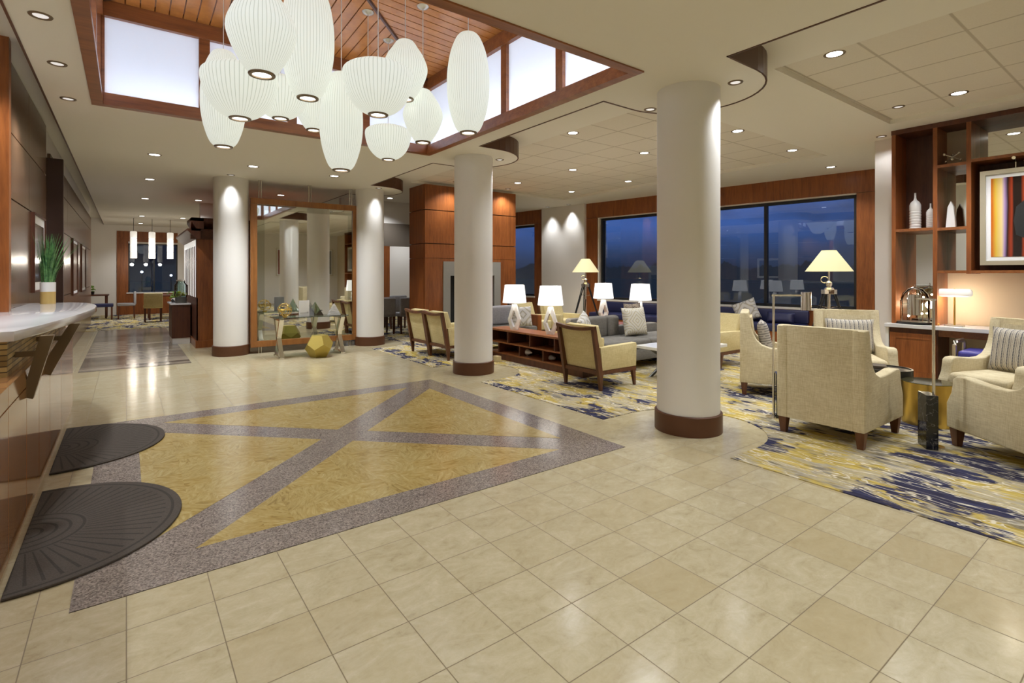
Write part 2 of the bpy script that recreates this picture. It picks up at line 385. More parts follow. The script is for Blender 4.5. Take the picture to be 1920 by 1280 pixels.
# ------------------------------------------------------------------ mesh helper
class MB:
    def __init__(s): s.bm = bmesh.new()
    def _new(s, fn):
        n = len(s.bm.verts); r = fn(); s.bm.verts.ensure_lookup_table(); return s.bm.verts[n:]
    def box(s, x0, x1, y0, y1, z0, z1, bev=0, seg=2, rot=None, at=None):
        b = bmesh.new(); bmesh.ops.create_cube(b, size=1)
        bmesh.ops.scale(b, vec=(x1-x0, y1-y0, z1-z0), verts=b.verts)
        if bev: bmesh.ops.bevel(b, geom=b.edges[:], offset=bev, segments=seg, affect='EDGES', profile=.5)
        bmesh.ops.translate(b, vec=((x0+x1)/2, (y0+y1)/2, (z0+z1)/2), verts=b.verts)
        if rot: bmesh.ops.transform(b, matrix=rot, verts=b.verts)
        s.add(b); return s
    def add(s, b):
        me = bpy.data.meshes.new('t'); b.to_mesh(me); b.free(); s.bm.from_mesh(me); bpy.data.meshes.remove(me)
    def taper(s, p0, p1, a, b):      # square bar from p0 to p1, half sizes a -> b (tuples)
        v = []
        for (p, h) in ((p0, a), (p1, b)):
            for sx, sy in ((-1, -1), (1, -1), (1, 1), (-1, 1)): v.append(s.bm.verts.new((p[0]+sx*h[0], p[1]+sy*h[1], p[2])))
        q = [(3, 2, 1, 0), (4, 5, 6, 7)] + [(i, (i+1) % 4, (i+1) % 4+4, i+4) for i in range(4)]
        for f in q: s.bm.faces.new([v[i] for i in f])
        return s
    def lathe(s, prof, n=32, at=(0, 0, 0), closed=True):
        rings = []
        for r, z in prof:
            if r < 1e-5: rings.append([s.bm.verts.new((at[0], at[1], at[2]+z))])
            else: rings.append([s.bm.verts.new((at[0]+r*math.cos(2*PI*i/n), at[1]+r*math.sin(2*PI*i/n), at[2]+z)) for i in range(n)])
        for a, b in zip(rings, rings[1:]):
            for i in range(n):
                j = (i+1) % n
                if len(a) == 1 and len(b) == 1: continue
                if len(a) == 1: s.bm.faces.new((a[0], b[i], b[j]))
                elif len(b) == 1: s.bm.faces.new((a[i], a[j], b[0]))
                else: s.bm.faces.new((a[i], a[j], b[j], b[i]))
        return s
    def tube(s, pts, r, n=10, cap=True, loop=False):
        pts = [Vector(p) for p in pts]; rings = []; N = len(pts)
        for k, p in enumerate(pts):
            if loop: d = pts[(k+1) % N]-pts[k-1]
            else: d = pts[min(k+1, N-1)]-pts[max(k-1, 0)]
            d.normalize(); up = Vector((0, 0, 1)) if abs(d.z) < .95 else Vector((1, 0, 0))
            u = d.cross(up).normalized(); w = u.cross(d)
            rr = r[k] if isinstance(r, (list, tuple)) else r
            rings.append([s.bm.verts.new(p+u*rr*math.cos(2*PI*i/n)+w*rr*math.sin(2*PI*i/n)) for i in range(n)])
        pr = list(zip(rings, rings[1:])) + ([(rings[-1], rings[0])] if loop else [])
        for a, b in pr:
            for i in range(n): s.bm.faces.new((a[i], a[(i+1) % n], b[(i+1) % n], b[i]))
        if cap and not loop: s.bm.faces.new(rings[0][::-1]); s.bm.faces.new(rings[-1])
        return s
    def prism(s, poly, a0, a1, axis='z', bev=0, seg=2):   # polygon extruded along an axis
        def P(p, t):
            return {'z': (p[0], p[1], t), 'y': (p[0], t, p[1]), 'x': (t, p[0], p[1])}[axis]
        b = bmesh.new()
        A = [b.verts.new(P(p, a0)) for p in poly]; B = [b.verts.new(P(p, a1)) for p in poly]
        f0 = b.faces.new(A[::-1]); f1 = b.faces.new(B)
        n = len(poly)
        for i in range(n): b.faces.new((A[i], A[(i+1) % n], B[(i+1) % n], B[i]))
        bmesh.ops.recalc_face_normals(b, faces=b.faces)
        if bev:
            es = [e for e in b.edges if (f0 in e.link_faces) != (f1 in e.link_faces)]
            bmesh.ops.bevel(b, geom=es, offset=bev, segments=seg, affect='EDGES', profile=.5)
        if n > 4: bmesh.ops.triangulate(b, faces=[f for f in b.faces if len(f.verts) > 4])
        s.add(b); return s
    def sphere(s, c, r, sc=(1, 1, 1), n=16):
        b = bmesh.new(); bmesh.ops.create_uvsphere(b, u_segments=n, v_segments=max(6, n//2), radius=r)
        bmesh.ops.scale(b, vec=sc, verts=b.verts); bmesh.ops.translate(b, vec=c, verts=b.verts); s.add(b); return s
    def xf(s, mtx): bmesh.ops.transform(s.bm, matrix=mtx, verts=s.bm.verts); return s
    def build(s, name, mat, parent=None, smooth=False, loc=None, rz=0, label=None):
        bmesh.ops.recalc_face_normals(s.bm, faces=s.bm.faces)
        me = bpy.data.meshes.new(name); s.bm.to_mesh(me); s.bm.free()
        me.materials.append(M[mat] if isinstance(mat, str) else mat)
        if smooth:
            me.polygons.foreach_set('use_smooth', [True]*len(me.polygons))
            try: me.set_sharp_from_angle(angle=math.radians(smooth if smooth is not True else 38))
            except Exception: pass
        o = bpy.data.objects.new(name, me); COL.objects.link(o)
        if parent: o.parent = parent
        if loc: o.location = loc
        if rz: o.rotation_euler = (0, 0, rz)
        if label: o['label'] = label
        return o
def B(*a, **k): return MB().box(*a, **k)
def thing(name, label, cat, loc=(0, 0, 0), rz=0, group=None):
    o = bpy.data.objects.new(name, None); COL.objects.link(o); o.location = loc; o.rotation_euler = (0, 0, rz)
    o.empty_display_size = .1
    return tag(o, label, cat, group)
def tag(o, label, cat, group=None):
    o['label'] = label; o['category'] = cat
    if group: o['group'] = group
    return o
def struct(o, label=None, cat=None):
    o['kind'] = 'structure'
    if label: o['label'] = label
    if cat: o['category'] = cat
    return o
def copy_tree(o, parent=None):
    c = o.copy(); COL.objects.link(c)
    if parent: c.parent = parent
    for ch in list(o.children): copy_tree(ch, c)
    return c
def again(first, loc, rz=0, label=None, group=None):
    c = copy_tree(first); c.location = loc; c.rotation_euler = (0, 0, rz)
    if label: c['label'] = label
    if group: c['group'] = group
    return c
def lamp(kind, name, parent, loc, power, color=(1, .93, .84), size=.05, rot=None, **k):
    l = bpy.data.lights.new(name, kind); l.energy = power; l.color = color
    if kind in ('POINT', 'SPOT'): l.shadow_soft_size = size
    for a, b in k.items(): setattr(l, a, b)
    o = bpy.data.objects.new(name, l); COL.objects.link(o); o.location = loc
    if parent: o.parent = parent
    if rot: o.rotation_euler = rot
    return o

# ------------------------------------------------------------------ columns' positions, used by floor, ceiling and carpet
COLS = [(4.08, 2.80), (3.97, 6.24), (1.46, 10.12), (3.88, 9.93)]
LOBES = [COLS[0], COLS[1], COLS[3]]
def lobed_edge(x, y0, y1, r):
    p = [(x, y0)]
    for cx, cy in LOBES:
        p += [(x, cy-r)]
        p += [(cx+r*math.sin(t), cy-r*math.cos(t)) for t in [PI*i/20 for i in range(21)]]
        p += [(x, cy+r)]
    return p + [(x, y1)]

# ------------------------------------------------------------------ floor
fl = struct(B(-3, 11.5, -6, 23, -.12, 0).build('floor', 'tiles'), 'cream limestone tile floor', 'floor')
X0, X1, Y0, Y1, bw = -.19, 3.23, 2.80, 6.12, .27
m = MB(); h = .003
def quadprism(m, pts): m.prism(pts, 0, h)
m.prism([(X0, Y0), (X1, Y0), (X1, Y1), (X0, Y1)], 0, .002)
quadprism(m, [(X0, Y0), (X1, Y0), (X1-bw, Y0+bw), (X0+bw, Y0+bw)]); quadprism(m, [(X1, Y0), (X1, Y1), (X1-bw, Y1-bw), (X1-bw, Y0+bw)])
quadprism(m, [(X1, Y1), (X0, Y1), (X0+bw, Y1-bw), (X1-bw, Y1-bw)]); quadprism(m, [(X0, Y1), (X0, Y0), (X0+bw, Y0+bw), (X0+bw, Y1-bw)])
x0, x1, y0, y1 = X0+bw, X1-bw, Y0+bw, Y1-bw; cx, cy = (x0+x1)/2, (y0+y1)/2; q = .20; q2 = q*.97
quadprism(m, [(x0, y0), (x0+q, y0), (x1, y1-q2), (x1, y1), (x1-q, y1), (x0, y0+q2)])
for pts in ([(x1, y0), (x1, y0+q2), (cx+q*.5+.06, cy-.04), (cx+.05, cy-q2*.5-.05), (x1-q, y0)], [(x0, y1), (x0, y1-q2), (cx-q*.5-.06, cy+.04), (cx-.05, cy+q2*.5+.05), (x0+q, y1)]): quadprism(m, pts)
m.build('granite_inlay', 'granite', fl, label='speckled grey-brown granite border and cross of the floor inlay')
m = MB(); e = q
quadprism(m, [(x0+e, y0), (x1-e, y0), (cx, cy-q2)]); quadprism(m, [(x1, y0+e), (x1, y1-e), (cx+q, cy)])
quadprism(m, [(x1-e, y1), (x0+e, y1), (cx, cy+q2)]); quadprism(m, [(x0, y1-e), (x0, y0+e), (cx-q, cy)])
m.build('gold_mosaic_inlay', 'gold', fl, label='four golden marble mosaic triangles of the floor inlay')
B(-.55, .82, 9.5, 16.2, 0, .003).build('plank_inlay', 'planks', fl, label='dark polished plank strip in the far corridor')
edge = lobed_edge(3.67, -6, 16.6, .65)
# carpet strips between lobed edge and the walls
m = MB()
edge = edge + [(11.5, 16.6), (11.5, -6)]
m.prism(edge, 0, .006)
m.build('carpet', 'carpet', fl, label='abstract yellow, navy and cream lounge carpet')
B(-3, 4, 16.2, 23, 0, .006).build('carpet', 'carpet', fl, label='patterned carpet of the far dining corner')

# ------------------------------------------------------------------ ceilings
ce = MB()
ZC, ZU = 3.05, 3.26
for a in ((-.6, -.27, -6, 22), (-.27, 3.38, -6, 2.73), (-.27, 3.38, 6.45, 22)): ce.box(a[0], a[1], a[2], a[3], ZC, ZC+.08)
le = lobed_edge(3.65, -6, 22, .63)
ce.prism([(3.38, -6)] + le + [(3.38, 22)], ZC, ZC+.08)
ceil = struct(ce.build('ceiling', 'paint'), 'smooth cream dropped ceiling round the skylight', 'ceiling')
m = MB()
def rect_with_holes(m, X, Y, holes, z0, z1):
    xs = sorted(set(list(X)+[h[0] for h in holes]+[h[1] for h in holes])); ys = sorted(set(list(Y)+[h[2] for h in holes]+[h[3] for h in holes]))
    for a, b in zip(xs, xs[1:]):
        for c, d in zip(ys, ys[1:]):
            mx, my = (a+b)/2, (c+d)/2
            if any(h[0] < mx < h[1] and h[2] < my < h[3] for h in holes): continue
            m.box(a, b, c, d, z0, z1)
TR1, TR2 = (4.65, 8.85, 3.55, 9.7), (4.72, 7.62, -5.5, 2.34)
rect_with_holes(m, (3.64, 11.5), (-6, 22), [TR1, TR2], ZU, ZU+.09)
m.box(-3, -.6, -6, 22, ZU, ZU+.09)
up = m.build('ceiling', 'paint'); struct(up, 'higher cream ceiling framing the tile trays over the lounge', 'ceiling')
m = MB()
for t in (TR1, TR2): m.box(t[0]-.02, t[1]+.02, t[2]-.02, t[3]+.02, ZU+.055, ZU+.12)
m.build('ceiling_tiles', 'acoustic', up, label='recessed trays of square acoustic tiles')
# fascias (brown edge boards)
def ribbon(m, pts, z0, z1, t=.015):
    for a, b in zip(pts, pts[1:]):
        d = Vector((b[0]-a[0], b[1]-a[1])); n = Vector((d.y, -d.x)).normalized()*t
        m.prism([a, b, (b[0]+n.x, b[1]+n.y), (a[0]+n.x, a[1]+n.y)], z0, z1)
m = MB(); ribbon(m, le, ZC-.006, ZU); struct(m.build('trim_1', 'fascia'), 'brown fascia board curving round the columns', 'fascia')
m = MB(); ribbon(m, [(-.6, 22), (-.6, -6)], ZC-.006, ZU); struct(m.build('trim_2', 'fascia'), 'brown fascia board along the left ceiling edge', 'fascia')

# ------------------------------------------------------------------ skylight
SX0, SX1, SY0, SY1 = -.27, 3.38, 2.73, 6.45
ZW0, ZW1, ZR = 3.16, 3.9, 4.05
sk = MB()
lip = .09
for a in ((SX0, SX1, SY0, SY0+lip), (SX0, SX1, SY1-lip, SY1), (SX0, SX0+lip, SY0+lip, SY1-lip), (SX1-lip, SX1, SY0+lip, SY1-lip)):
    sk.box(a[0], a[1], a[2], a[3], ZC-.012, ZC+.045)     # bottom rail
    sk.box(a[0]-.0, a[1], a[2], a[3], ZW1, ZR+.05)        # head rail
# sill rails sloping zone + mullions
ny = 4
xs = [SX0+.05+i*(SX1-SX0-.1)/4 for i in range(5)]; ys = [SY0+.05+i*(SY1-SY0-.1)/4 for i in range(5)]
for (yy0, yy1) in ((SY0, SY0+.07), (SY1-.07, SY1)):
    sk.box(SX0, SX1, yy0, yy1, ZC+.04, ZW0)
    for x in xs: sk.box(x-.05, x+.05, yy0-.002, yy1+.002, ZW0, ZW1)
for (xx0, xx1) in ((SX0, SX0+.07), (SX1-.07, SX1)):
    sk.box(xx0, xx1, SY0+.07, SY1-.07, ZC+.04, ZW0)
    for y in ys: sk.box(xx0-.002, xx1+.002, y-.05, y+.05, ZW0, ZW1)
struct(sk.build('trim_3', 'cherryh'), 'reddish wood frame of the raised skylight', 'skylight frame')
def clerestory(n, axis):
    m = MB()
    if axis in 'NS':
        y = SY1-.03 if axis == 'N' else SY0+.03
        for a, b in zip(xs, xs[1:]): m.box(a+.05, b-.05, y-.005, y+.005, ZW0, ZW1)
    else:
        x = SX1-.03 if axis == 'E' else SX0+.03
        for a, b in zip(ys, ys[1:]): m.box(x-.005, x+.005, a+.05, b-.05, ZW0, ZW1)
    o = m.build('window_%d' % n, 'frost')
    struct(o, {'N': 'frosted backlit panes on the far side of the skylight', 'S': 'frosted backlit panes on the near side of the skylight', 'E': 'frosted backlit panes on the right side of the skylight', 'W': 'frosted backlit panes on the left side of the skylight'}[axis], 'window')
for n, a in ((1, 'N'), (2, 'S'), (3, 'E'), (4, 'W')): clerestory(n, a)
# light cove outside the clerestory: white curb + strip lamps low behind the panes
m = MB(); cg = .55
for a in ((SX0-cg-.1, SX1+cg+.1, SY1+cg, SY1+cg+.1), (SX0-cg-.1, SX1+cg+.1, SY0-cg-.1, SY0-cg), (SX0-cg-.1, SX0-cg, SY0-cg, SY1+cg), (SX1+cg, SX1+cg+.1, SY0-cg, SY1+cg)):
    m.box(a[0], a[1], a[2], a[3], ZU+.1, ZR+.6)
cove = struct(m.build('trim_4', 'wallw'), 'white curb around the skylight', 'curb')
sz = 3.5
for nm, loc, rz in (('N', ((SX0+SX1)/2, SY1+.2, 3.16), 0), ('S', ((SX0+SX1)/2, SY0-.2, 3.16), 0), ('E', (SX1+.2, (SY0+SY1)/2, 3.16), PI/2), ('W', (SX0-.2, (SY0+SY1)/2, 3.16), PI/2)):
    a = lamp('AREA', 'cove_strip_light', cove, loc, 26, (.88, .94, 1), shape='RECTANGLE'); a.data.size = sz; a.data.size_y = .06
    dd = {'N': (0, -.75, .66), 'S': (0, .75, .66), 'E': (-.75, 0, .66), 'W': (.75, 0, .66)}[nm]
    a.rotation_euler = Vector(dd).to_track_quat('-Z', 'X' if nm in 'NS' else 'Y').to_euler()
    if nm in 'EW': a.data.size, a.data.size_y = .06, sz
    a.rotation_euler = Vector(dd).to_track_quat('-Z', 'Y').to_euler()
    a.data.size, a.data.size_y = sz, .06
# plank ceiling, four mitred triangles
ap = Vector(((SX0+SX1)/2, (SY0+SY1)/2, ZR+.10))
pl = MB()
def tri_planks(A, Bp):
    A = Vector(A); Bp = Vector(Bp); n = 30; L = (Bp-A)
    for i in range(n):
        t0, t1 = i/n+.0016, (i+1)/n-.0016
        def top(t):
            e = A+L*t; k = 1-abs(2*t-1)           # distance inward at this point
            mid = (A+Bp)/2; inn = (ap-mid)*k
            return e+inn
        p0, p1 = A+L*t0, A+L*t1
        ps = [p0, p1, top(t1)]
        if t0 < .5 < t1: ps.append(top(.5))
        ps.append(top(t0))
        lo = [pl.bm.verts.new(p) for p in ps]; hi = [pl.bm.verts.new(p+Vector((0, 0, .02))) for p in ps]
        pl.bm.faces.new(lo)
        for j in range(len(ps)): pl.bm.faces.new((lo[j], lo[(j+1) % len(ps)], hi[(j+1) % len(ps)], hi[j]))
c4 = [(SX0+.02, SY0+.02, ZR), (SX1-.02, SY0+.02, ZR), (SX1-.02, SY1-.02, ZR), (SX0+.02, SY1-.02, ZR)]
for i in range(4): tri_planks(c4[i], c4[(i+1) % 4])
plo = pl.build('ceiling', 'cherryx'); struct(plo, 'reddish wood plank ceiling inside the skylight', 'ceiling')
B(SX0-.7, SX1+.7, SY0-.7, SY1+.7, ZR+.3, ZR+.36).build('skylight_roof', 'dwood', plo)
m = MB()
for c in c4:
    a = Vector(c); d = ap-a
    m.tube([a-Vector((0, 0, .004)), ap-Vector((0, 0, .004))], .022, 6)
m.build('hip_beam', 'fascia', plo)

# ------------------------------------------------------------------ walls
def wall(n, o, lab): return struct(o, lab, 'wall')
# left paneled wall
m = MB(); XL = -.80
zs = [0, 1.05, 2.05, 2.62, 3.24]; yy = [5.72, 7.2, 8.62]
for a, b in zip(yy, yy[1:]):
    for c, d in zip(zs, zs[1:]): m.box(XL-.03, XL, a+.006, b-.006, c+.006, d-.006)
yy = [9.05, 11.5, 14, 16.4, 18.8]
for a, b in zip(yy, yy[1:]):
    for c, d in zip(zs[:-1], zs[1:]): m.box(XL-.03, XL, a+.006, b-.006, c+.006, min(d, 2.98)-.006)
pn = m.build('wall_left', 'panel'); wall(0, pn, 'brown wood panelled wall behind the counter')
B(XL-.15, XL-.034, 5.7, 18.8, 0, ZU).build('wall_backing', 'wallw', pn)
B(XL-.15, -.665, 8.95, 9.04, 0, 2.9).build('wall_pier', pm('espresso_wood', (.035, .013, .008), .45), pn, label='dark wood pier projecting from the panelled wall')
B(XL-.15, -.74, 5.62, 5.72, 0, ZU).build('wall_pier', 'cherry', pn, label='orange wood post at the near end of the panelled wall')
B(-2.6, -2.5, -6, 5.6, 0, ZU).build('niche_wall', 'wallw', pn)
B(-2.5, XL-.15, 5.6, 5.72, 0, ZU).build('niche_wall', 'wallw', pn)
B(-2.6, -2.5, 18.8, 22, 0, ZU).build('alcove_wall', 'wallw', pn)
B(-2.5, XL-.15, 18.75, 18.85, 0, ZU).build('alcove_wall', 'wallw', pn)
# far wall with wood-framed window
m = MB(); YF = 22.0
m.box(-2.6, .05, YF, YF+.2, 0, ZU); m.box(1.47, 4.2, YF, YF+.2, 0, ZU); m.box(.05, 1.47, YF, YF+.2, 0, .76); m.box(.05, 1.47, YF, YF+.2, 2.44, ZU)
fw = m.build('wall_far', 'wallw'); wall(0, fw, 'white far wall of the dining corner')
m = MB(); m.box(-.26, .05, YF-.03, YF, 0, 2.85); m.box(.05, 1.47, YF-.03, YF, 2.5, 2.85); m.box(.05, 1.47, YF-.03, YF, 0, .72)
m.build('wood_surround', 'cherry', fw)
w = B(.05, 1.47, YF+.05, YF+.06, .76, 2.44).build('window_5', 'pane'); struct(w, 'dark night window in the far dining corner', 'window')
m = MB()
for a in ((.05, .09, .76, 2.44), (.76, .80, .76, 2.44), (1.43, 1.47, .76, 2.44)): m.box(a[0], a[1], YF+.02, YF+.09, a[2], a[3])
m.box(.05, 1.47, YF+.02, YF+.09, 2.4, 2.44)
m.build('window_frame', 'darkf', w); B(-.0, 1.5, YF-.06, YF+.02, .72, .76).build('window_sill', 'wallw', w)
# dining area back wall behind the fireplace
m = MB(); YD = 16.5
m.box(3.3, 4.9, YD, YD+.15, 0, ZU)
m.box(6.9, 11.5, YD, YD+.15, 0, ZU); m.box(4.9, 6.9, YD, YD+.15, 0, .8); m.box(4.9, 6.9, YD, YD+.15, 2.5, ZU)
m.box(3.3, 3.45, YD, 22, 0, ZU)
dw = m.build('wall_back', 'wallw'); wall(0, dw, 'white wall behind the dining tables')
B(6.9, 7.13, YD-.04, YD, 0, 2.6).build('wood_surround', 'cherry', dw)
w = B(4.9, 6.9, YD+.05, YD+.06, .8, 2.5).build('window_6', 'pane'); struct(w, 'dark window beyond the dining chairs', 'window')
m = MB(); m.box(4.9, 4.95, YD, YD+.1, .8, 2.5); m.box(6.85, 6.9, YD, YD+.1, .8, 2.5); m.box(5.87, 5.93, YD, YD+.1, .8, 2.5); m.build('window_frame', 'darkf', w)
bk = B(4.2, 7.6, 12.6, 12.75, 2.70, ZU).build('wall_bulkhead', 'wallw'); wall(0, bk, 'pale bulkhead above the dining area')
B(4.2, 7.6, 12.58, 12.78, 2.12, 2.70).build('bulkhead_valance', pm('valance_taupe', (.16, .13, .10), .6), bk)
# window wall (slightly splayed)
W0 = Vector((10.62, 3.78, 0)); E_ = Vector((-.1258, .992, 0)); N_ = Vector((-.992, -.1258, 0))
WM = Matrix(((E_.x, N_.x, 0, W0.x), (E_.y, N_.y, 0, W0.y), (0, 0, 1, 0), (0, 0, 0, 1)))   # local: x along wall, y into room
def WB(m): return m.xf(WM)
m = MB()
m.box(-1.6, 0, -.3, -.03, 0, ZU); m.box(0, 5.72, -.3, -.03, 0, .74); m.box(0, 5.72, -.3, -.03, 2.86, ZU); m.box(5.72, 8.04, -.3, -.03, 0, ZU)
m.box(8.04, 10.6, -.3, -.03, 0, .74); m.box(8.04, 10.6, -.3, -.03, 2.86, ZU); m.box(10.6, 13.2, -.3, -.03, 0, ZU)
ww = WB(m).build('wall_window', 'wallw'); wall(0, ww, 'window wall of the lounge with wood surrounds')
m = MB()
m.box(-.36, -.005, -.03, .02, 0, 2.86); m.box(-.36, 1.55, -.03, .02, 2.866, ZU); m.box(1.556, 6.13, -.03, .02, 2.866, ZU); m.box(5.78, 6.13, -.03, .02, 0, 2.86)
m.box(-.005, 5.78, -.03, .02, 0, .70)
m.box(7.68, 8.04, -.03, .02, 0, 2.86); m.box(7.68, 11, -.03, .02, 2.866, ZU); m.box(8.04, 11, -.03, .02, 0, .70)
WB(m).build('wood_surround', 'cherry', ww)
WB(B(6.13, 7.68, -.1, .10, 0, ZU)).build('white_pier', 'wallw', ww, label='white pier between the wood window surrounds')
def bigwin(n, s0, s1, muls, lab):
    w = WB(B(s0, s1, -.14, -.13, .74, 2.86)).build('window_%d' % n, 'pane'); struct(w, lab, 'window')
    m = MB()
    for a in [s0, s1-.055]+muls: m.box(a, a+.055, -.18, -.08, .74, 2.86)
    m.box(s0, s1, -.18, -.08, 2.79, 2.86); m.box(s0, s1, -.18, -.08, .74, .80)
    WB(m).build('window_frame', 'darkf', w)
    m = MB(); m.box(s0-.03, s1+.03, -.08, .06, .70, .74); m.box(s0-.0, s1+.0, -.08, 0, 2.845, 2.866); m.box(s1-.0, s1+.05, -.08, .0, .74, 2.866)
    WB(m).build('window_sill', 'wallw', w)
bigwin(7, 0, 5.72, [1.58, 3.7], 'wide dusk-blue window along the lounge')
bigwin(8, 8.04, 10.6, [], 'narrow dusk-blue window beside the fireplace')
# right wall behind the shelving, return, room behind the camera
m = MB(); m.box(8.45, 8.6, -6, 2.76, 0, ZU)
rw = m.build('wall_right', 'beige'); wall(0, rw, 'beige wall behind the desk and shelving')
B(8.43, 8.455, 2.45, 2.77, 0, ZU).build('white_return', 'wallw', rw, label='white end of the desk wall')
B(8.6, 10.9, 2.5, 2.7, 0, ZU).build('return_wall', 'wallw', rw)
wall(0, B(-2.6, 8.6, -6.1, -6, 0, ZU).build('wall_near', 'wallw'), 'pale wall behind the viewpoint')

# ------------------------------------------------------------------ columns
labs = ['white round column nearest the club chairs', 'white round column beside the wood bookcase', 'white round column left of the framed mirror', 'white round column right of the framed mirror']
for (x, y), l in zip(COLS, labs):
    t = thing('column', l, 'column', (x, y, 0), group='white lobby columns')
    MB().lathe([(.272, 0), (.272, ZC)], 64).build('shaft', 'col', t, True)
    MB().lathe([(.0, 0), (.293, 0), (.293, .165), (.286, .172), (.27, .172)], 64).build('base_ring', 'base', t, 30)

# ------------------------------------------------------------------ downlights
def downlight():
    t = thing('downlight', '', 'ceiling light')
    MB().lathe([(.062, -.001), (.075, -.006), (.082, -.004), (.085, 0)], 28).build('trim_ring', 'bronze', t, True)
    MB().lathe([(0, -.0015), (.062, -.0015)], 28).build('lens', 'lens', t)
    return t
DL = [
 (-.44, 4.45, ZC, 'downlight nearest the viewer between the skylight and the left fascia', 1),
 (-.435, 5.39, ZC, 'middle downlight of the three left of the skylight', 1),
 (-.44, 6.41, ZC, 'downlight by the left corner of the skylight, farthest of three', 1),
 (.314, 8.71, ZC, 'downlight just behind the skylight, nearest of the corridor row', 1.4),
 (.329, 11.03, ZC, 'second downlight of the corridor row over the plank strip', 1),
 (.33, 13.9, ZC, 'third downlight of the corridor row over the plank strip', 1),
 (.355, 18.2, ZC, 'fourth downlight of the corridor row near the dining corner', 1),
 (.374, 20.9, ZC, 'farthest downlight of the corridor row at the dining window', 1),
 (1.30, 13.55, ZC, 'downlight in front of the sideboard cabinets', .8),
 (1.35, 18.2, ZC, 'downlight beyond the sideboard cabinets toward the dining corner', 1),
 (1.566, 8.76, ZC, 'downlight between the skylight and the column left of the mirror', 1.7),
 (2.818, 8.8, ZC, 'downlight in front of the framed mirror near its right edge', 2.0),
 (4.216, 3.33, ZC, 'downlight in the ceiling lobe on the far side of the nearest column', 1.2),
 (4.21, 2.42, ZC, 'downlight in the ceiling lobe right of the nearest column', .75),
 (4.33, 6.10, ZC, 'downlight in the ceiling lobe of the column by the bookcase', .5),
 (1.40, 9.73, ZC, 'downlight washing the column left of the mirror', .62),
 (3.90, 9.52, ZC, 'downlight washing the column right of the mirror', .62),
 (4.95, 1.93, 3.315, 'downlight at the left corner of the tile tray over the club chairs', 1),
 (7.08, 1.56, 3.315, 'downlight in the tile tray in front of the painting', 1),
 (7.10, 2.10, 3.315, 'small downlight in the tile tray by the shelving end', 1),
 (7.08, .85, 3.315, 'downlight in the tile tray at the right picture edge', 1),
 (4.87, 5.14, 3.315, 'lounge tray downlight just right of the bookcase column', 1),
 (6.58, 3.75, 3.315, 'lounge tray downlight right of the nearest column', 1),
 (6.59, 5.32, 3.315, 'lounge tray downlight just left of the nearest column', 1),
 (8.29, 3.83, 3.315, 'lounge tray downlight at the corner toward the big window', 1),
 (6.60, 6.97, 3.315, 'lounge tray downlight in the middle of the tray', 1),
 (8.34, 7.15, 3.315, 'lounge tray downlight on the window side', 1),
 (6.62, 8.67, 3.315, 'lounge tray downlight in front of the fireplace', 1),
 (8.33, 8.84, 3.315, 'lounge tray downlight in the far window corner', 1),
 (5.5, 9.33, ZU-.001+.056, 'downlight washing the fireplace panelling left of its opening', .8),
 (6.9, 9.40, ZU-.001+.056, 'downlight washing the fireplace panelling right of its opening', .8),
 (9.85, 3.9, ZU, 'downlight over the right end of the big window', 1),
 (9.55, 10.25, ZU, 'downlight washing the left side of the white window pier', 1.0),
 (9.40, 10.95, ZU, 'downlight washing the right side of the white window pier', 1.0),
 (2.6, 11.6, ZC, 'added downlight in the ceiling behind the framed mirror', 1.2),  # added to brighten the dark ceiling above the mirror
 (5.2, 12.0, ZU, 'added downlight over the grey dining chairs beyond the mirror', 1),  # this and the next two added to brighten the dark dining area
 (5.9, 14.3, ZU, 'added downlight over the dining table beyond the bulkhead', 1.3),
 (7.5, 15.6, ZU, 'added downlight washing the white wall behind the dining tables', 1.2),
 (8.2, 2.62, ZU, 'small downlight above the white end of the desk wall', .12),
]
def gimbal():
    t = thing('downlight', '', 'ceiling light')
    MB().lathe([(.040, -.002), (.046, -.007), (.060, -.006), (.063, 0)], 28).build('trim_ring', 'bronze', t, True)
    MB().lathe([(0, -.002), (.040, -.002)], 28).build('lens', 'lens3', t)
    return t
dl0 = downlight(); gm0 = gimbal()
beams = []; seen = set()
for i, (x, y, z, lab, k) in enumerate(DL):
    small = any(q in lab for q in ('left fascia', 'three', 'lobe', 'washing', 'small'))
    key = gm0 if small else dl0
    o = key if key.name not in seen else copy_tree(key)
    seen.add(key.name)
    o.location = (x, y, z); o['label'] = lab; o['group'] = 'recessed downlights'
    wash = 'washing the column' in lab or 'window pier' in lab or 'lobe right' in lab or 'lobe of' in lab
    beams.append((o, k, wash))
for o, k, wash in beams:
    lamp('SPOT', 'ceiling_spot_beam', o, (0, 0, -.02), SPOT*k, (.955, .985, 1.02), .05, spot_size=math.radians((96 if 'lobe' in o['label'] else 78) if wash else 125), spot_blend=.95 if wash else .75)
for x, y in ((1, -1.5), (3.2, -1.5), (1.5, 1.2), (6, -1.5), (6, -3.5), (2, -4), (-1.6, 3.5), (-1.6, 1)):   # added bare spots, no fittings, out of view, to brighten ceiling and near floor
    lamp('SPOT', 'ceiling_spot_beam', None, (x, y, (ZU+.05 if 4.7 < x < 7.6 else ZC)-.03), SPOT*(1.5 if x > -1 else .8), (.955, .985, 1.02), .05, spot_size=math.radians(130), spot_blend=.75)

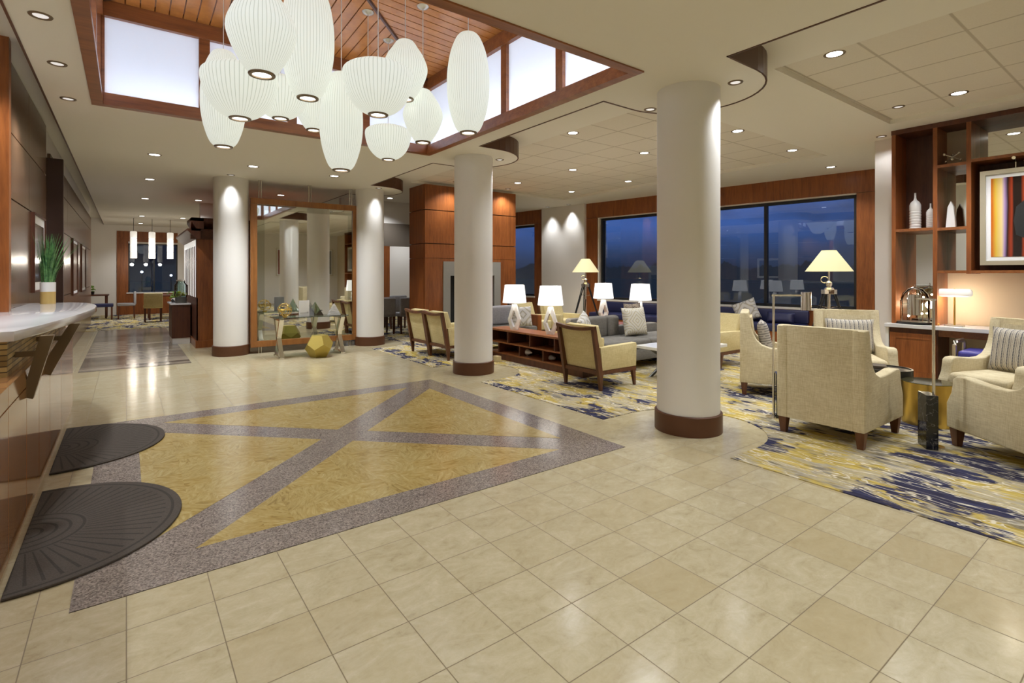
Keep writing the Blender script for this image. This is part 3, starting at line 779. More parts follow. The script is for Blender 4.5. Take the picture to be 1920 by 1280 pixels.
# ------------------------------------------------------------------ bubble pendants
CIG = [(.075, 0), (.12, .05), (.165, .18), (.19, .32), (.196, .45), (.19, .58), (.165, .73), (.125, .84), (.095, .89), (.06, .915), (0, .92)]
PEAR = [(.075, 0), (.12, .06), (.17, .15), (.203, .24), (.21, .29), (.20, .34), (.165, .42), (.125, .48), (.10, .52), (.075, .55), (.04, .565), (0, .57)]
BOWL = [(.075, 0), (.14, .03), (.205, .09), (.25, .17), (.274, .26), (.28, .32), (.268, .355), (.22, .385), (.14, .41), (.06, .425), (0, .43)]
def smoothp(p):
    out = []
    for k in range(len(p)-1):
        p0 = p[max(k-1, 0)]; p1 = p[k]; p2 = p[k+1]; p3 = p[min(k+2, len(p)-1)]
        for t in (0, .33, .66):
            f = lambda i: .5*(2*p1[i]+(-p0[i]+p2[i])*t+(2*p0[i]-5*p1[i]+4*p2[i]-p3[i])*t*t+(-p0[i]+3*p1[i]-3*p2[i]+p3[i])*t**3)
            out.append((max(f(0), 0), f(1)))
    return out+[p[-1]]
PM = {}
def pendant(kind, x, y, zb, sc, lab):
    prof = {'cigar': CIG, 'pear': PEAR, 'bowl': BOWL}[kind]
    H = prof[-1][1]*sc
    t = thing('bubble_pendant', lab, 'pendant lamp', (x, y, zb), group='ribbed white bubble pendants under the skylight')
    MB().lathe([(r*sc, z*sc) for r, z in smoothp(prof)], 88).build('shade', 'ribbed', t, True)
    MB().lathe([(.058*sc, .004), (.058*sc, -.008), (.078*sc, -.008), (.082*sc, .0), (.078*sc, .012)], 40).build('bottom_ring', 'bronze', t, True)
    MB().lathe([(0, .002), (.058*sc, .002)], 32).build('diffuser', 'lens2', t)
    dx = max(abs(x-ap.x)/1.8, abs(y-ap.y)/1.85); zc = ZR+.10*(1-min(dx, 1))-zb
    MB().tube([(0, 0, H-.01), (0, 0, zc)], .004, 6).build('cord', 'white', t)
    MB().lathe([(0, zc-.03), (.02, zc-.03), (.055, zc-.012), (.062, zc), (0, zc)], 24).build('canopy', 'nickel', t, True)
def zfrom(v, d): return 1.4-(v-513)/969*d
F1 = [
 ('cigar', 419, 4.85, 275, .98, 'cigar shaped pendant farthest left, hanging behind the bowl shaped one'),
 ('bowl', 450, 4.2, 222, 1.02, 'wide bowl shaped pendant at left in front of a cigar shaped one'),
 ('pear', 491, 3.6, 140, 1.08, 'large pear shaped pendant at upper left, cut by the top edge'),
 ('cigar', 577, 4.4, 184, 1.10, 'long cigar shaped pendant at upper centre, cut by the top edge'),
 ('bowl', 526, 5.2, 222, .98, 'bowl shaped pendant half hidden behind the pear and cigar pendants'),
 ('pear', 588, 5.75, 244, 1.0, 'pear shaped pendant half hidden behind the lowest central cigar'),
 ('cigar', 640, 4.8, 319, .985, 'cigar shaped pendant hanging lowest in the centre'),
 ('bowl', 709, 4.3, 215, 1.02, 'wide bowl shaped pendant right of the lowest cigar'),
 ('pear', 760, 4.95, 186, 1.0, 'pear shaped pendant behind the central bowl, upper right'),
 ('pear', 793, 5.23, 267, .95, 'small pear shaped pendant beside the right cigar'),
 ('bowl', 728, 5.97, 299, .93, 'smallest low bowl shaped pendant below the central bowl'),
 ('cigar', 878, 5.05, 249, 1.06, 'cigar shaped pendant farthest right, standing alone'),
 ('pear', 690, 5.37, 200, .8, 'pendant hidden behind the central bowl, only its cord showing'),
]
sA, cA = math.sin(math.atan2(723, 969)), math.cos(math.atan2(723, 969))
for k, u, d, v, sc, lab in F1:
    r = (u-960)/969*d
    pendant(k, d*sA+r*cA, d*cA-r*sA, zfrom(v, d), sc, lab)

# ------------------------------------------------------------------ reception counter
ct = thing('reception_counter', 'curved reception counter with white quartz top at the left', 'reception counter', (0, 0, 0))
pts = [(-.795, 3.80), (-.56, 3.72), (-.47, 3.72), (-.40, 4.1), (-.32, 4.7), (-.255, 5.3), (-.22, 5.8), (-.222, 6.2), (-.25, 6.55), (-.31, 6.85), (-.40, 7.05), (-.5, 7.14), (-.62, 7.17), (-.795, 7.17)]
MB().prism(pts, 1.045, 1.10, bev=.006).build('countertop', 'quartz', ct, 30)
m = MB()
ysb = [1.6, 2.7, 3.42, 3.98, 4.5, 5.1, 5.9, 7.12]
for a, b in zip(ysb, ysb[1:]):
    m.box(-.79, -.452, a+.004, b-.004, .04, .755); m.box(-.79, -.452, a+.004, b-.004, .763, .86)
m.box(-.785, -.46, 1.62, 7.1, 0, .855)
m.build('front_panel', 'counterw', ct)
B(-.785, -.50, 3.74, 7.0, .86, 1.045).build('mosaic_panel', 'goldstrip', ct)
for y in (4.0, 4.85):
    m = MB(); xt = -.335 if y < 4.4 else -.265
    y = max(y, 3.80)
    m.prism([(-.452, .70), (-.425, .69), (xt, 1.045), (xt-.06, 1.045), (-.452, .80)], y-.03, y+.03, 'y')
    m.prism([(-.5, .93), (-.36, .93), (-.36, .96), (-.5, .96)], y-.012, y+.012, 'y')
    m.build('bracket', 'bronze', ct)
# potted grass
pg = thing('potted_grass', 'tall green grass in a white and gold pot on the counter', 'plant', (-.63, 6.93, 1.10))
MB().lathe([(0, 0), (.060, 0), (.061, .12)], 32).build('pot_base', pm('pale_gold_glaze', (.52, .36, .12), .3), pg, True)
MB().lathe([(.0612, .12), (.0615, .215), (.056, .215), (.055, .2), (0, .195)], 32).build('pot', 'whitec', pg, True)
m = MB()
for i in range(120):
    a = rnd.uniform(0, 2*PI); r = rnd.uniform(0, .048); L = rnd.uniform(.25, .53); le_ = rnd.uniform(.02, .30)*(L/.5)*(r/.048+.2)*(.25 if math.cos(a) < 0 else 1)
    w = rnd.uniform(.006, .0105); base = Vector((r*math.cos(a), r*math.sin(a), .19)); d = Vector((math.cos(a), math.sin(a), 0)); s_ = Vector((-math.sin(a), math.cos(a), 0))
    prev = None
    for k in range(5):
        t = k/4; p = base+d*le_*t**1.7+Vector((0, 0, L*t)); ww_ = w*(1-t**2)+.0004
        q = (m.bm.verts.new(p-s_*ww_), m.bm.verts.new(p+d*ww_*.5), m.bm.verts.new(p+s_*ww_))
        if prev: m.bm.faces.new((prev[0], prev[1], q[1], q[0])); m.bm.faces.new((prev[1], prev[2], q[2], q[1]))
        prev = q
gr, gg, gb = newmat('grass_blades'); gg.put(gb.inputs['Base Color'], gg.ramp(gg.noise(gg.coord(), 30, 2), [(.35, (.03, .11, .035)), (.65, (.13, .30, .09))])); gb.inputs['Roughness'].default_value = .5
m.build('foliage', gr, pg)

# half-round mats
def dmat(y0, y1, lab):
    c = (y0+y1)/2; ry = (y1-y0)/2; rx = .70
    p = [(0, -ry)] + [(rx*math.cos(t)**.9 if math.cos(t) > 0 else 0, ry*math.sin(t)) for t in [-PI/2+PI*i/40 for i in range(1, 40)]] + [(0, ry)]
    o = MB().prism(p, 0, .012, bev=.004).build('floor_mat', 'mat', loc=(-.43, c, .003)); tag(o, lab, 'mat', 'half-round mats at the counter')
dmat(3.06, 4.43, 'dark half-round ribbed mat nearest the viewer at the counter')
dmat(4.79, 6.10, 'dark half-round ribbed mat farther along the counter')

# framed pictures on the left wall
def picture(name, lab, x, y0, y1, z0, z1, art, fr, face=1, cat='picture', mtw=.05, group=None, fw=.03, dp=.03):
    t = thing(name, lab, cat, (x, (y0+y1)/2, z0), group=group)
    w, h = y1-y0, z1-z0
    m = MB(); a, b = (0, dp) if face > 0 else (-dp, 0)
    m.box(a, b, -w/2, w/2, 0, fw); m.box(a, b, -w/2, w/2, h-fw, h); m.box(a, b, -w/2, -w/2+fw, fw, h-fw); m.box(a, b, w/2-fw, w/2, fw, h-fw)
    m.build('frame', fr, t)
    s = face
    B(*sorted((s*.002, s*dp*.5)), -w/2+fw, w/2-fw, fw, h-fw).build('mount', 'card', t)
    B(*sorted((s*dp*.5, s*dp*.6)), -w/2+fw+mtw, w/2-fw-mtw, fw+mtw, h-fw-mtw).build('print', art, t)
    return t
picture('framed_picture', 'framed picture on the panelled wall behind the grass pot', XL, 7.35, 8.3, 1.2, 2.05, 'art3', 'dwood', group='pictures on the panelled wall', mtw=.09, fw=.02)
picture('framed_picture', 'framed picture past the dark pier, nearer of two', XL, 12.3, 13.5, 1.0, 2.05, 'art3', 'dwood', group='pictures on the panelled wall')
picture('framed_picture', 'framed picture past the dark pier, farther of two', XL, 14.6, 16.0, 1.0, 2.05, 'art3', 'dwood', group='pictures on the panelled wall')

# ------------------------------------------------------------------ framed mirror between columns
mr = thing('framed_mirror', 'tall wood-framed mirror screen standing between two columns', 'mirror', (2.69, 9.97, 0))
w = .955; z0, z1 = .11, 2.73; fw = .105
m = MB(); m.box(-w, w, -.04, .04, z0, z0+fw, .006); m.box(-w, w, -.04, .04, z1-fw, z1, .006); m.box(-w, -w+fw, -.04, .04, z0+fw, z1-fw, .006); m.box(w-fw, w, -.04, .04, z0+fw, z1-fw, .006)
m.build('frame', 'framew', mr)
B(-w+fw, w-fw, -.004, .012, z0+fw, z1-fw).build('glass_border', 'mirrord', mr)
B(-w+fw+.12, w-fw-.09, -.010, -.004, z0+fw+.1, z1-fw-.1).build('mirror_glass', 'mirror', mr)
for x in (-.8, .05, .82):
    m = MB()
    for dx in (-.02, .02): m.tube([(x+dx, 0, z1), (x+dx, 0, ZC)], .009, 8)
    m.build('hanger_rod', 'nickel', mr)
for x in (-.8, .8):
    m = MB()
    for dx in (-.02, .02): m.tube([(x+dx, 0, 0), (x+dx, 0, z0)], .009, 8)
    m.build('foot_rod', 'nickel', mr)

# glass console table and what stands on it
gt = thing('console_table', 'glass console table with crossed chrome legs before the mirror', 'table', (2.53, 9.2, 0))
B(-.60, .60, -.21, .21, .665, .68, .003).build('glass_top', 'greeng', gt)
for s in (-1, 1):
    m = MB(); x = s*.50
    def bar(pa, pb):
        d = Vector((0, pb[0]-pa[0], pb[1]-pa[1])); n = Vector((0, -d.z, d.y)).normalized()*.022
        v = []
        for xx in (x-.035, x+.035):
            for p, sg in ((pa, -1), (pb, -1), (pb, 1), (pa, 1)): v.append(m.bm.verts.new((xx, p[0]+sg*n.y, p[1]+sg*n.z)))
        for f in ((0, 1, 2, 3), (7, 6, 5, 4), (0, 4, 5, 1), (1, 5, 6, 2), (2, 6, 7, 3), (3, 7, 4, 0)): m.bm.faces.new([v[i] for i in f])
    bar((-.19, .02), (0, .33)); bar((0, .33), (.19, .655)); bar((.19, .02), (0, .33)); bar((0, .33), (-.19, .655)); bar((-.20, .02), (.20, .02)); bar((-.19, .65), (.19, .65))
    m.build('leg', 'chrome', gt)
cardt = thing('sign_card', 'white printed card standing on the glass console table', 'sign', (2.40, 9.07, .68), .25)
B(-.09, .09, -.006, .006, 0, .27, .002).build('card', 'card', cardt)
m = MB()
for i in range(6): m.box(-.075+i*.019, -.062+i*.019, -.0075, -.006, .055, .066)
m.box(.045, .055, -.0075, -.006, .05, .08); m.box(.062, .072, -.0075, -.006, .05, .08)
m.build('printed_line', 'ink', cardt)
# glass pyramid, wire sphere, white pyramid
m = MB(); b_ = [(-.1, -.1, 0), (.1, -.1, 0), (.1, .1, 0), (-.1, .1, 0)]
for i in range(4):
    vs = [m.bm.verts.new(p) for p in (b_[i], b_[(i+1) % 4], (0, 0, .24))]; m.bm.faces.new(vs)
m.bm.faces.new([m.bm.verts.new(p) for p in b_])
tag(m.build('glass_pyramid', 'greeng', loc=(2.62, 9.22, .68), rz=.4), 'green glass pyramid right of the white card', 'ornament')
m = MB()
for i in range(9):
    z = i*.022; r = .10*(1-i/9.5); m.box(-r, r, -r*.5, r*.5, z, z+.016)
tag(m.build('stepped_pyramid', 'whitec', loc=(2.93, 9.17, .68)), 'white stepped pyramid at the right end of the console', 'ornament')
m = MB()
for k in range(9):
    ax = Matrix.Rotation(k*.7, 4, 'Z') @ Matrix.Rotation(k*1.1, 4, 'X')
    m.tube([ax @ Vector((.11*math.cos(t), .11*math.sin(t), 0))+Vector((0, 0, .12)) for t in [2*PI*i/24 for i in range(24)]], .004, 6, loop=True)
m.box(-.03, .03, -.03, .03, 0, .012)
tag(m.build('wire_sphere', 'brass', loc=(2.12, 9.18, .68)), 'gold wire sphere ornament left of the white card', 'ornament')
# dodecahedron stool
ph = (1+5**.5)/2; vs = [(a, b, c) for a in (-1, 1) for b in (-1, 1) for c in (-1, 1)]
for a in (-1, 1):
    for b in (-1, 1): vs += [(0, a/ph, b*ph), (a/ph, b*ph, 0), (a*ph, 0, b/ph)]
b = bmesh.new()
for p in vs: b.verts.new(p)
bmesh.ops.convex_hull(b, input=b.verts); bmesh.ops.dissolve_limit(b, angle_limit=.02, verts=b.verts, edges=b.edges)
rot = Vector((0, 1, ph)).normalized()   # turn a face downwards
fn = min((f.normal.copy() for f in b.faces), key=lambda n: n.z)
b.faces.ensure_lookup_table(); b.normal_update(); fn = min((f.normal.copy() for f in b.faces), key=lambda n: n.z)
q_ = fn.rotation_difference(Vector((0, 0, -1))); bmesh.ops.rotate(b, cent=(0, 0, 0), matrix=q_.to_matrix(), verts=b.verts)
bmesh.ops.scale(b, vec=(.132,)*3, verts=b.verts); zm = min(v.co.z for v in b.verts); bmesh.ops.translate(b, vec=(0, 0, -zm), verts=b.verts)
m = MB(); m.add(b); o = m.build('dodecahedron_stool', 'goldp', loc=(2.61, 8.95, 0), rz=.35); tag(o, 'gold twelve-sided stool on the floor before the console', 'stool')

# ------------------------------------------------------------------ fireplace block
fp = thing('fireplace', 'tall cherry wood fireplace block with grey stone surround', 'fireplace', (4.93, 9.62, 0))
m = MB(); Wd, Dp = 2.36, .72
ZF = ZU-.006
def skin(m, x0, x1, y0, y1, axis):
    for c, d in ((1.72, 2.02), (2.03, 2.72), (2.73, ZF)):
        m.box(x0+(.006 if axis == 'y' else 0), x1-(.006 if axis == 'y' else 0), y0+(.006 if axis == 'x' else 0), y1-(.006 if axis == 'x' else 0), c+.008, d)
for a, b_ in ((0, 1.18), (1.18, Wd)):
    skin(m, a, b_, 0, .03, 'y')
m.box(0.006, .43, 0, .03, 0, 1.722); m.box(1.91, Wd-.006, 0, .03, 0, 1.722); m.box(.43, 1.91, 0, .03, 1.66, 1.722)
skin(m, 0, .03, .03, Dp, 'x'); m.box(0, .03, .036, Dp-.006, 0, 1.722)
skin(m, Wd-.03, Wd, .03, Dp, 'x'); m.box(Wd-.03, Wd, .036, Dp-.006, 0, 1.722)
m.build('wood_panel', 'cherry', fp)
m = MB(); m.box(.031, .60, .035, Dp-.03, 0, ZF-.002); m.box(1.74, Wd-.031, .035, Dp-.03, 0, ZF-.002); m.box(.6, 1.74, .035, Dp-.03, 1.4, ZF-.002); m.box(.6, 1.74, .5, Dp-.03, 0, 1.4)
m.build('core', 'dwood', fp)
m = MB(); m.box(.43, .60, -.02, .04, 0, 1.66); m.box(1.74, 1.91, -.02, .04, 0, 1.66); m.box(.60, 1.74, -.02, .04, 1.36, 1.66)
m.build('stone_surround', 'stone', fp)
B(.6, 1.74, .2, .22, 0, 1.36).build('firebox', 'soot', fp)

# ------------------------------------------------------------------ low bookcase and lamps
def bookcase(loc, lab, L, group=None):
    t = thing('bookcase', lab, 'bookcase', loc, group=group)
    D = .38
    B(0, D, 0, L, .47, .50, .003).build('top', 'cherryh', t)
    B(.01, D, .0, L, 0, .10).build('plinth', 'dwood', t)
    m = MB(); m.box(D-.015, D, 0, L, .10, .47); m.build('back_panel', 'dwood', t)
    B(.0, D-.015, 0, L, .10, .12).build('shelf', 'cherryh', t); B(.0, D-.015, 0, L, .275, .295).build('shelf', 'cherryh', t)
    n = int(round(L/.62)); st = L/n
    for i in range(n+1):
        y = min(max(i*st, .011), L-.011); B(.0, D-.015, y-.011, y+.011, .295, .47).build('divider', 'dwood', t)
        y2 = min(max(i*st+st*.45, .011), L-.011)
        if i < n: B(.0, D-.015, y2-.011, y2+.011, .12, .275).build('divider', 'dwood', t)
    return t
bc = bookcase((4.88, 4.97, 0), 'low cherry bookcase with two white lamps behind the near column', 2.25)
bookcase((7.05, 5.80, 0), 'low cherry bookcase behind the grey sofa carrying two white lamps', 1.55)
# bird and shell ornaments on the lower shelf
m = MB(); m.sphere((0, 0, .055), .055, (1, 1.7, .9)); m.sphere((0, .08, .085), .028, (1, 1.1, 1)); m.tube([(0, .10, .085), (0, .17, .075)], [.01, .003], 8); m.tube([(0, -.08, .06), (0, -.14, .055)], [.03, .006], 8); m.lathe([(0, 0), (.03, 0), (.02, .012), (0, .012)], 16)
tag(m.build('bird_figurine', 'whitec', loc=(5.03, 6.36, .121)), 'white bird figurine on the lower bookcase shelf', 'figurine')
m = MB(); m.sphere((0, 0, .04), .05, (1.1, 1.9, .8)); m.tube([(0, .06+.0, .06), (0, .085, .10), (0, .05, .12)], .012, 8)
tag(m.build('duck_figurine', pm('pale_grey_glass', (.35, .34, .33), .15), loc=(5.03, 5.78, .122)), 'grey duck figurine on the lower bookcase shelf', 'figurine')
def table_lamp(lab, loc, rz):
    t = thing('table_lamp', lab, 'lamp', loc, rz, 'white diamond-base table lamps')
    out = [(-.055, 0), (-.105, .17), (-.032, .41), (.032, .41), (.105, .17), (.055, 0)]; inn = [(-.012, .055), (-.062, .175), (-.010, .31), (.010, .31), (.062, .175), (.012, .055)]
    m = MB(); L = {}
    for k, (pts_, x) in enumerate(((out, -.03), (out, .03), (inn, -.042), (inn, .042))): L[k] = [m.bm.verts.new((x, p[0], p[1])) for p in pts_]
    for i in range(6):
        j = (i+1) % 6
        m.bm.faces.new((L[0][i], L[0][j], L[2][j], L[2][i])); m.bm.faces.new((L[1][i], L[3][i], L[3][j], L[1][j]))
        m.bm.faces.new((L[0][i], L[1][i], L[1][j], L[0][j])); m.bm.faces.new((L[2][i], L[2][j], L[3][j], L[3][i]))
    m.build('diamond_base', 'whitec', t)
    MB().tube([(0, 0, .41), (0, 0, .50)], .012, 10).build('neck', 'nickel', t, True)
    MB().lathe([(.192, .435), (.158, .72), (.155, .72), (.189, .435)], 40).build('shade', 'shade', t, 60)
    lamp('POINT', 'lamp_glow', t, (0, 0, .58), 5, (1, .9, .74), .05)
    return t
table_lamp('white diamond-base lamp on the bookcase next to the near column', (4.99, 6.62, .50), .6)
table_lamp('white diamond-base lamp on the bookcase behind the wood-backed chair', (5.04, 5.80, .50), .6)
table_lamp('white diamond-base lamp behind the grey sofa, left of two', (7.23, 6.80, .50), 1.5)
table_lamp('white diamond-base lamp behind the grey sofa, beside the near column', (7.24, 5.93, .50), 2.2)

# ------------------------------------------------------------------ grey sofa
sf = thing('sofa', 'grey upholstered sofa facing the white coffee table', 'sofa', (6.25, 5.35, 0))
B(-.97, 1.02, -.42, .36, .13, .31, .03).build('base', 'greyf', sf, 40)
for a, b_ in ((-.97, .02), (.02, 1.02)): B(a+.006, b_-.006, -.43, .2, .30, .44, .045, 3).build('seat_cushion', 'greyf', sf, 40)
for a, b_ in ((-.72, -.30), (-.30, -.03)): B(a+.006, b_-.006, .14, .30, .42, .75, .05, 3).build('back_cushion', 'greyf', sf, 40)
B(-.97, -.03, .27, .40, .2, .73, .03).build('backrest', 'greyf', sf, 40)
B(-.03, 1.02, .23, .40, .2, .57, .03).build('armrest', 'greyf', sf, 40)
for x in (-.85, .95):
    for y in (-.35, .33): MB().taper((x, y, 0), (x, y, .14), (.018, .018), (.026, .026)).build('leg', 'legw', sf)
s2 = thing('sofa', 'pale grey loveseat partly hidden behind the bookcase lamps', 'sofa', (5.75, 7.9, 0))
B(-.45, .45, -.4, .3, .13, .42, .03).build('base', 'greyf', s2, 40); B(-.45, .45, .15, .36, .42, .78, .05, 3).build('backrest', 'greyc', s2, 40)
B(.46, .55, -.4, .36, .0, .62, .01).build('side_panel', 'cherry', s2)

# ------------------------------------------------------------------ pillows
def pillow(w, h, t):
    m = MB(); N = 12; G = {}
    for sgn in (-1, 1):
        for i in range(N+1):
            for j in range(N+1):
                a, c = -1+2*i/N, -1+2*j/N
                if sgn == 1 and (i in (0, N) or j in (0, N)): G[(sgn, i, j)] = G[(-1, i, j)]; continue
                th = t/2*((1-a**4)*(1-c**4))**.5
                pin = 1-.06*(1-abs(a)**2)*(abs(c)**3); pin2 = 1-.06*(1-abs(c)**2)*(abs(a)**3)
                G[(sgn, i, j)] = m.bm.verts.new((sgn*th, a*w/2*pin2, h/2+c*h/2*pin))
        for i in range(N):
            for j in range(N): m.bm.faces.new((G[(sgn, i, j)], G[(sgn, i+1, j)], G[(sgn, i+1, j+1)], G[(sgn, i, j+1)]))
    return m
def cushion(lab, mat_, loc, rz, tilt=.2, w=.45, h=.45, t=.14, group=None, roll=0):
    o = pillow(w, h, t).build('throw_pillow', mat_, smooth=80); o.location = loc
    o.rotation_euler = (Matrix.Rotation(rz, 3, 'Z') @ Matrix.Rotation(-tilt, 3, 'Y') @ Matrix.Rotation(roll, 3, 'X')).to_euler()
    return tag(o, lab, 'pillow', group)
# local +X is the side a pillow shows
cushion('square medallion pillow propped at the right end of the grey sofa', 'medal', (6.33, 5.26, .445), -PI/2-.15, .22, .46, .44)
cushion('taupe print pillow peeking above the medallion pillow', 'floral', (6.47, 5.43, .445), -PI/2+.1, .08, .46, .49, .10)
cushion('pale swirl pillow tucked at the left end of the grey sofa', 'paisley', (5.42, 5.38, .445), -PI/2+.5, .25, .40, .38, roll=.35)
cushion('pale swirl pillow on the loveseat beside the left lamp', 'paisley', (5.84, 7.50, .425), -PI/2-.3, .25, .40, .38)

# ------------------------------------------------------------------ wood-framed lounge chairs (face +X)
def lounge_chair():
    t = thing('lounge_chair', '', 'chair')
    hw = .325
    def fr(z): return -.29-.12*(z-.2)/.56          # x of the leaning back line
    m = MB()
    v = [(fr(.24)+.02, .24), (fr(.74)+.02, .74), (fr(.74)+.075, .74), (fr(.24)+.09, .24)]
    m.prism(v, -hw+.045, hw-.045, 'y', .008); m.build('back_panel', 'straw', t, 40)
    m = MB(); v = [(fr(.40)+.085, .40), (fr(.765)+.07, .765), (fr(.765)+.15, .775), (fr(.40)+.20, .40)]
    m.prism(v, -hw+.06, hw-.06, 'y', .025, 3); m.build('back_cushion', 'straw', t, 40)
    for s in (-1, 1):
        y = s*(hw-.022)
        m = MB(); m.taper((fr(.20), y, .19), (fr(.76)+.01, y, .765), (.034, .022), (.026, .022)); m.build('back_post', 'legw', t)
        m = MB(); m.taper((fr(.0)-.03, y, 0), (fr(.2), y, .2), (.016, .015), (.034, .022)); m.build('leg', 'legw', t)
        m = MB(); m.taper((.33, y, 0), (.30, y, .2), (.014, .014), (.028, .022)); m.build('leg', 'legw', t)
    m = MB(); n = 8
    for i in range(n):
        a, b_ = -1+2*i/n, -1+2*(i+1)/n
        za, zb = .735+.03*a*a, .735+.03*b_*b_
        x = fr(.76)
        vv = []
        for yv, zv in ((a*hw, za), (b_*hw, zb)):
            for dx, dz in ((-.02, -.028), (.035, -.028), (.035, .012), (-.02, .012)): vv.append(m.bm.verts.new((x+dx, yv, zv+dz)))
        for k in range(4): m.bm.faces.new((vv[k], vv[(k+1) % 4], vv[4+(k+1) % 4], vv[4+k]))
        if i == 0: m.bm.faces.new(vv[:4])
        if i == n-1: m.bm.faces.new(vv[4:])
    m.build('top_rail', 'legw', t)
    m = MB()
    for s in (-1, 1): m.box(fr(.2), .34, s*(hw-.02)-.018, s*(hw-.02)+.018, .19, .235)
    m.box(fr(.2)-.02, fr(.2)+.02, -hw+.03, hw-.03, .19, .235); m.box(.30, .34, -hw+.03, hw-.03, .19, .235)
    m.build('seat_frame', 'legw', t)
    for s in (-1, 1):
        a, b_ = sorted((s*(hw-.005), s*(hw-.095)))
        m = MB(); m.prism([(fr(.25)+.04, .235), (.35, .235), (.36, .50), (.35, .53), (fr(.5)+.06, .515)], a, b_, 'y', .012); m.build('armrest', 'straw', t, 40)
    B(fr(.25)+.10, .36, -hw+.095, hw-.095, .235, .42, .03, 3).build('seat_cushion', 'straw', t, 40)
    return t
c1 = lounge_chair(); c1.location = (4.80, 4.60, .006); c1['label'] = 'straw-coloured chair with wood back frame, in front of the bookcase'; c1['group'] = 'wood-framed straw lounge chairs'
LG = 'wood-framed straw lounge chairs'
again(c1, (4.42, 8.23, .006), .02, 'straw chair left of the bookcase column, left of a pair', LG)
again(c1, (4.42, 7.56, .006), .0, 'straw chair left of the bookcase column, right of a pair', LG)
again(c1, (7.34, 4.57, .006), PI, 'straw chair seen just right of the near column by the window side', LG)
again(c1, (6.88, 8.5, .006), -PI/2+.1, 'straw chair far back near the fireplace, left of a pair', LG)
again(c1, (7.58, 8.4, .006), -PI/2, 'straw chair far back near the fireplace, right of a pair', LG)
# coffee table
cf = thing('coffee_table', 'white-topped coffee table with dark crossed legs by the sofa', 'table', (6.05, 4.25, 0))
B(-.55, .55, -.34, .34, .40, .44, .004).build('table_top', 'tablet', cf)
for y in (-.26, .26):
    m = MB()
    for s in (-1, 1): m.taper((s*.36, y+s*.015, 0), (-s*.36, y+s*.015, .40), (.03, .014), (.03, .014))
    m.build('leg', 'greyleg', cf)
# small outlet box on the carpet by the column
tag(B(-.04, .04, -.06, .06, 0, .09, .005).build('floor_outlet', pm('outlet_cream', (.62, .52, .30), .4), loc=(4.72, 6.72, .006)), 'small cream outlet box beside the bookcase foot', 'outlet')

# ------------------------------------------------------------------ club chairs (face +X)
def club_chair():
    t = thing('club_chair', '', 'armchair')
    W, D = .345, .42
    prof = [(-D, .14), (-D, .935), (-D+.015, .945), (-D+.085, .945), (-D+.10, .90), (-.305, .78), (-.28, .70), (-.245, .635), (-.19, .582), (-.11, .552), (0, .548), (.14, .558), (.26, .572), (.335, .568), (.365, .545), (.372, .50), (.385, .43), (.415, .37), (.43, .34), (.43, .14)]
    for s in (-1, 1):
        a, b_ = sorted((s*W, s*(W-.095)))
        MB().prism(prof, a, b_, 'y', .012, 2).build('armrest', 'cream', t, 50)
    MB().prism([(-D+.003, .14), (-D+.003, .943), (-D+.09, .943), (-D+.15, .14)], -W+.05, W-.05, 'y', .008).build('backrest', 'cream', t, 40)
    m = MB(); m.prism([(-D+.10, .42), (-D+.085, .885), (-D+.125, .89), (-D+.19, .42)], -W+.13, W-.13, 'y', .02, 3); m.build('back_cushion', 'cream', t, 40)
    B(-D+.05, .41, -W+.09, W-.09, .14, .30, .01).build('seat_base', 'cream', t, 40)
    B(-D+.12, .445, -W+.098, W-.098, .295, .44, .045, 4).build('seat_cushion', 'cream', t, 40)
    for sx in (-1, 1):
        for sy in (-1, 1):
            x, y = sx*(D-.045), sy*(W-.045)
            MB().taper((x+sx*.0, y, 0), (x, y, .145), (.022, .022), (.036, .036)).build('leg', 'legw', t)
    return t
CG = 'cream club chairs round the drum tables'
def place(l, o, x, y, a): o.location = (x, y, .006); o.rotation_euler = (0, 0, math.radians(a)); o['label'] = l; o['group'] = CG; return o
k1 = club_chair()
place('cream club chair with its plain back turned to the viewer', k1, 5.05, 1.93, 0)
A_ = []
place('cream club chair seen from its side next to the near column', copy_tree(k1), 6.18, 3.0, -62)
place('cream club chair facing the viewer with a plaid pillow, before the tripod lamp', copy_tree(k1), 6.92, 2.50, -148)
place('cream club chair at the right edge holding a wide plaid pillow', copy_tree(k1), 6.75, 1.12, 160)
place('cream club chair nearest the viewer, its arm cut by the right edge', copy_tree(k1), 5.41, .72, 52)
def on_chair(x, y, a, lab, mat_, fwd=-.10, w=.46, h=.44, tilt=.2):
    a = math.radians(a); return cushion(lab, mat_, (x+fwd*math.cos(a), y+fwd*math.sin(a), .449), a, tilt, w, h, .13)
on_chair(6.18, 3.0, -62, 'grey dashed pillow on the side-on club chair', 'weave', -.12, .40, .40)
on_chair(6.92, 2.50, -148, 'grey and cream plaid pillow on the club chair before the window', 'plaid', -.12, .52, .41)
on_chair(6.75, 1.12, 160, 'grey and cream plaid pillow on the right edge club chair', 'plaid', -.10, .47, .43)
# drum tables
t = thing('drum_table', 'black drum side table behind the brass one', 'table', (6.19, 1.93, .006))
MB().lathe([(0, 0), (.215, 0), (.215, .44), (.20, .44), (.198, .43), (0, .43)], 56).build('drum', 'drum', t, 30)
o = tag(B(-.09, .09, -.06, .06, 0, .028, .003).build('book', pm('brown_book', (.10, .075, .05), .6), loc=(6.20, 2.0, .4365), rz=.4), 'brown book lying on the black drum table', 'book')
t = thing('drum_table', 'polished brass drum side table between the club chairs', 'table', (6.0, 1.545, .006))
MB().lathe([(0, 0), (.20, 0), (.20, .385)], 56).build('drum', 'brass', t, 30)
MB().lathe([(0, .38), (.197, .38), (.197, .389), (0, .389)], 56).build('table_top', pm('bronze_glass', (.10, .09, .045), .06, .6), t, 30)
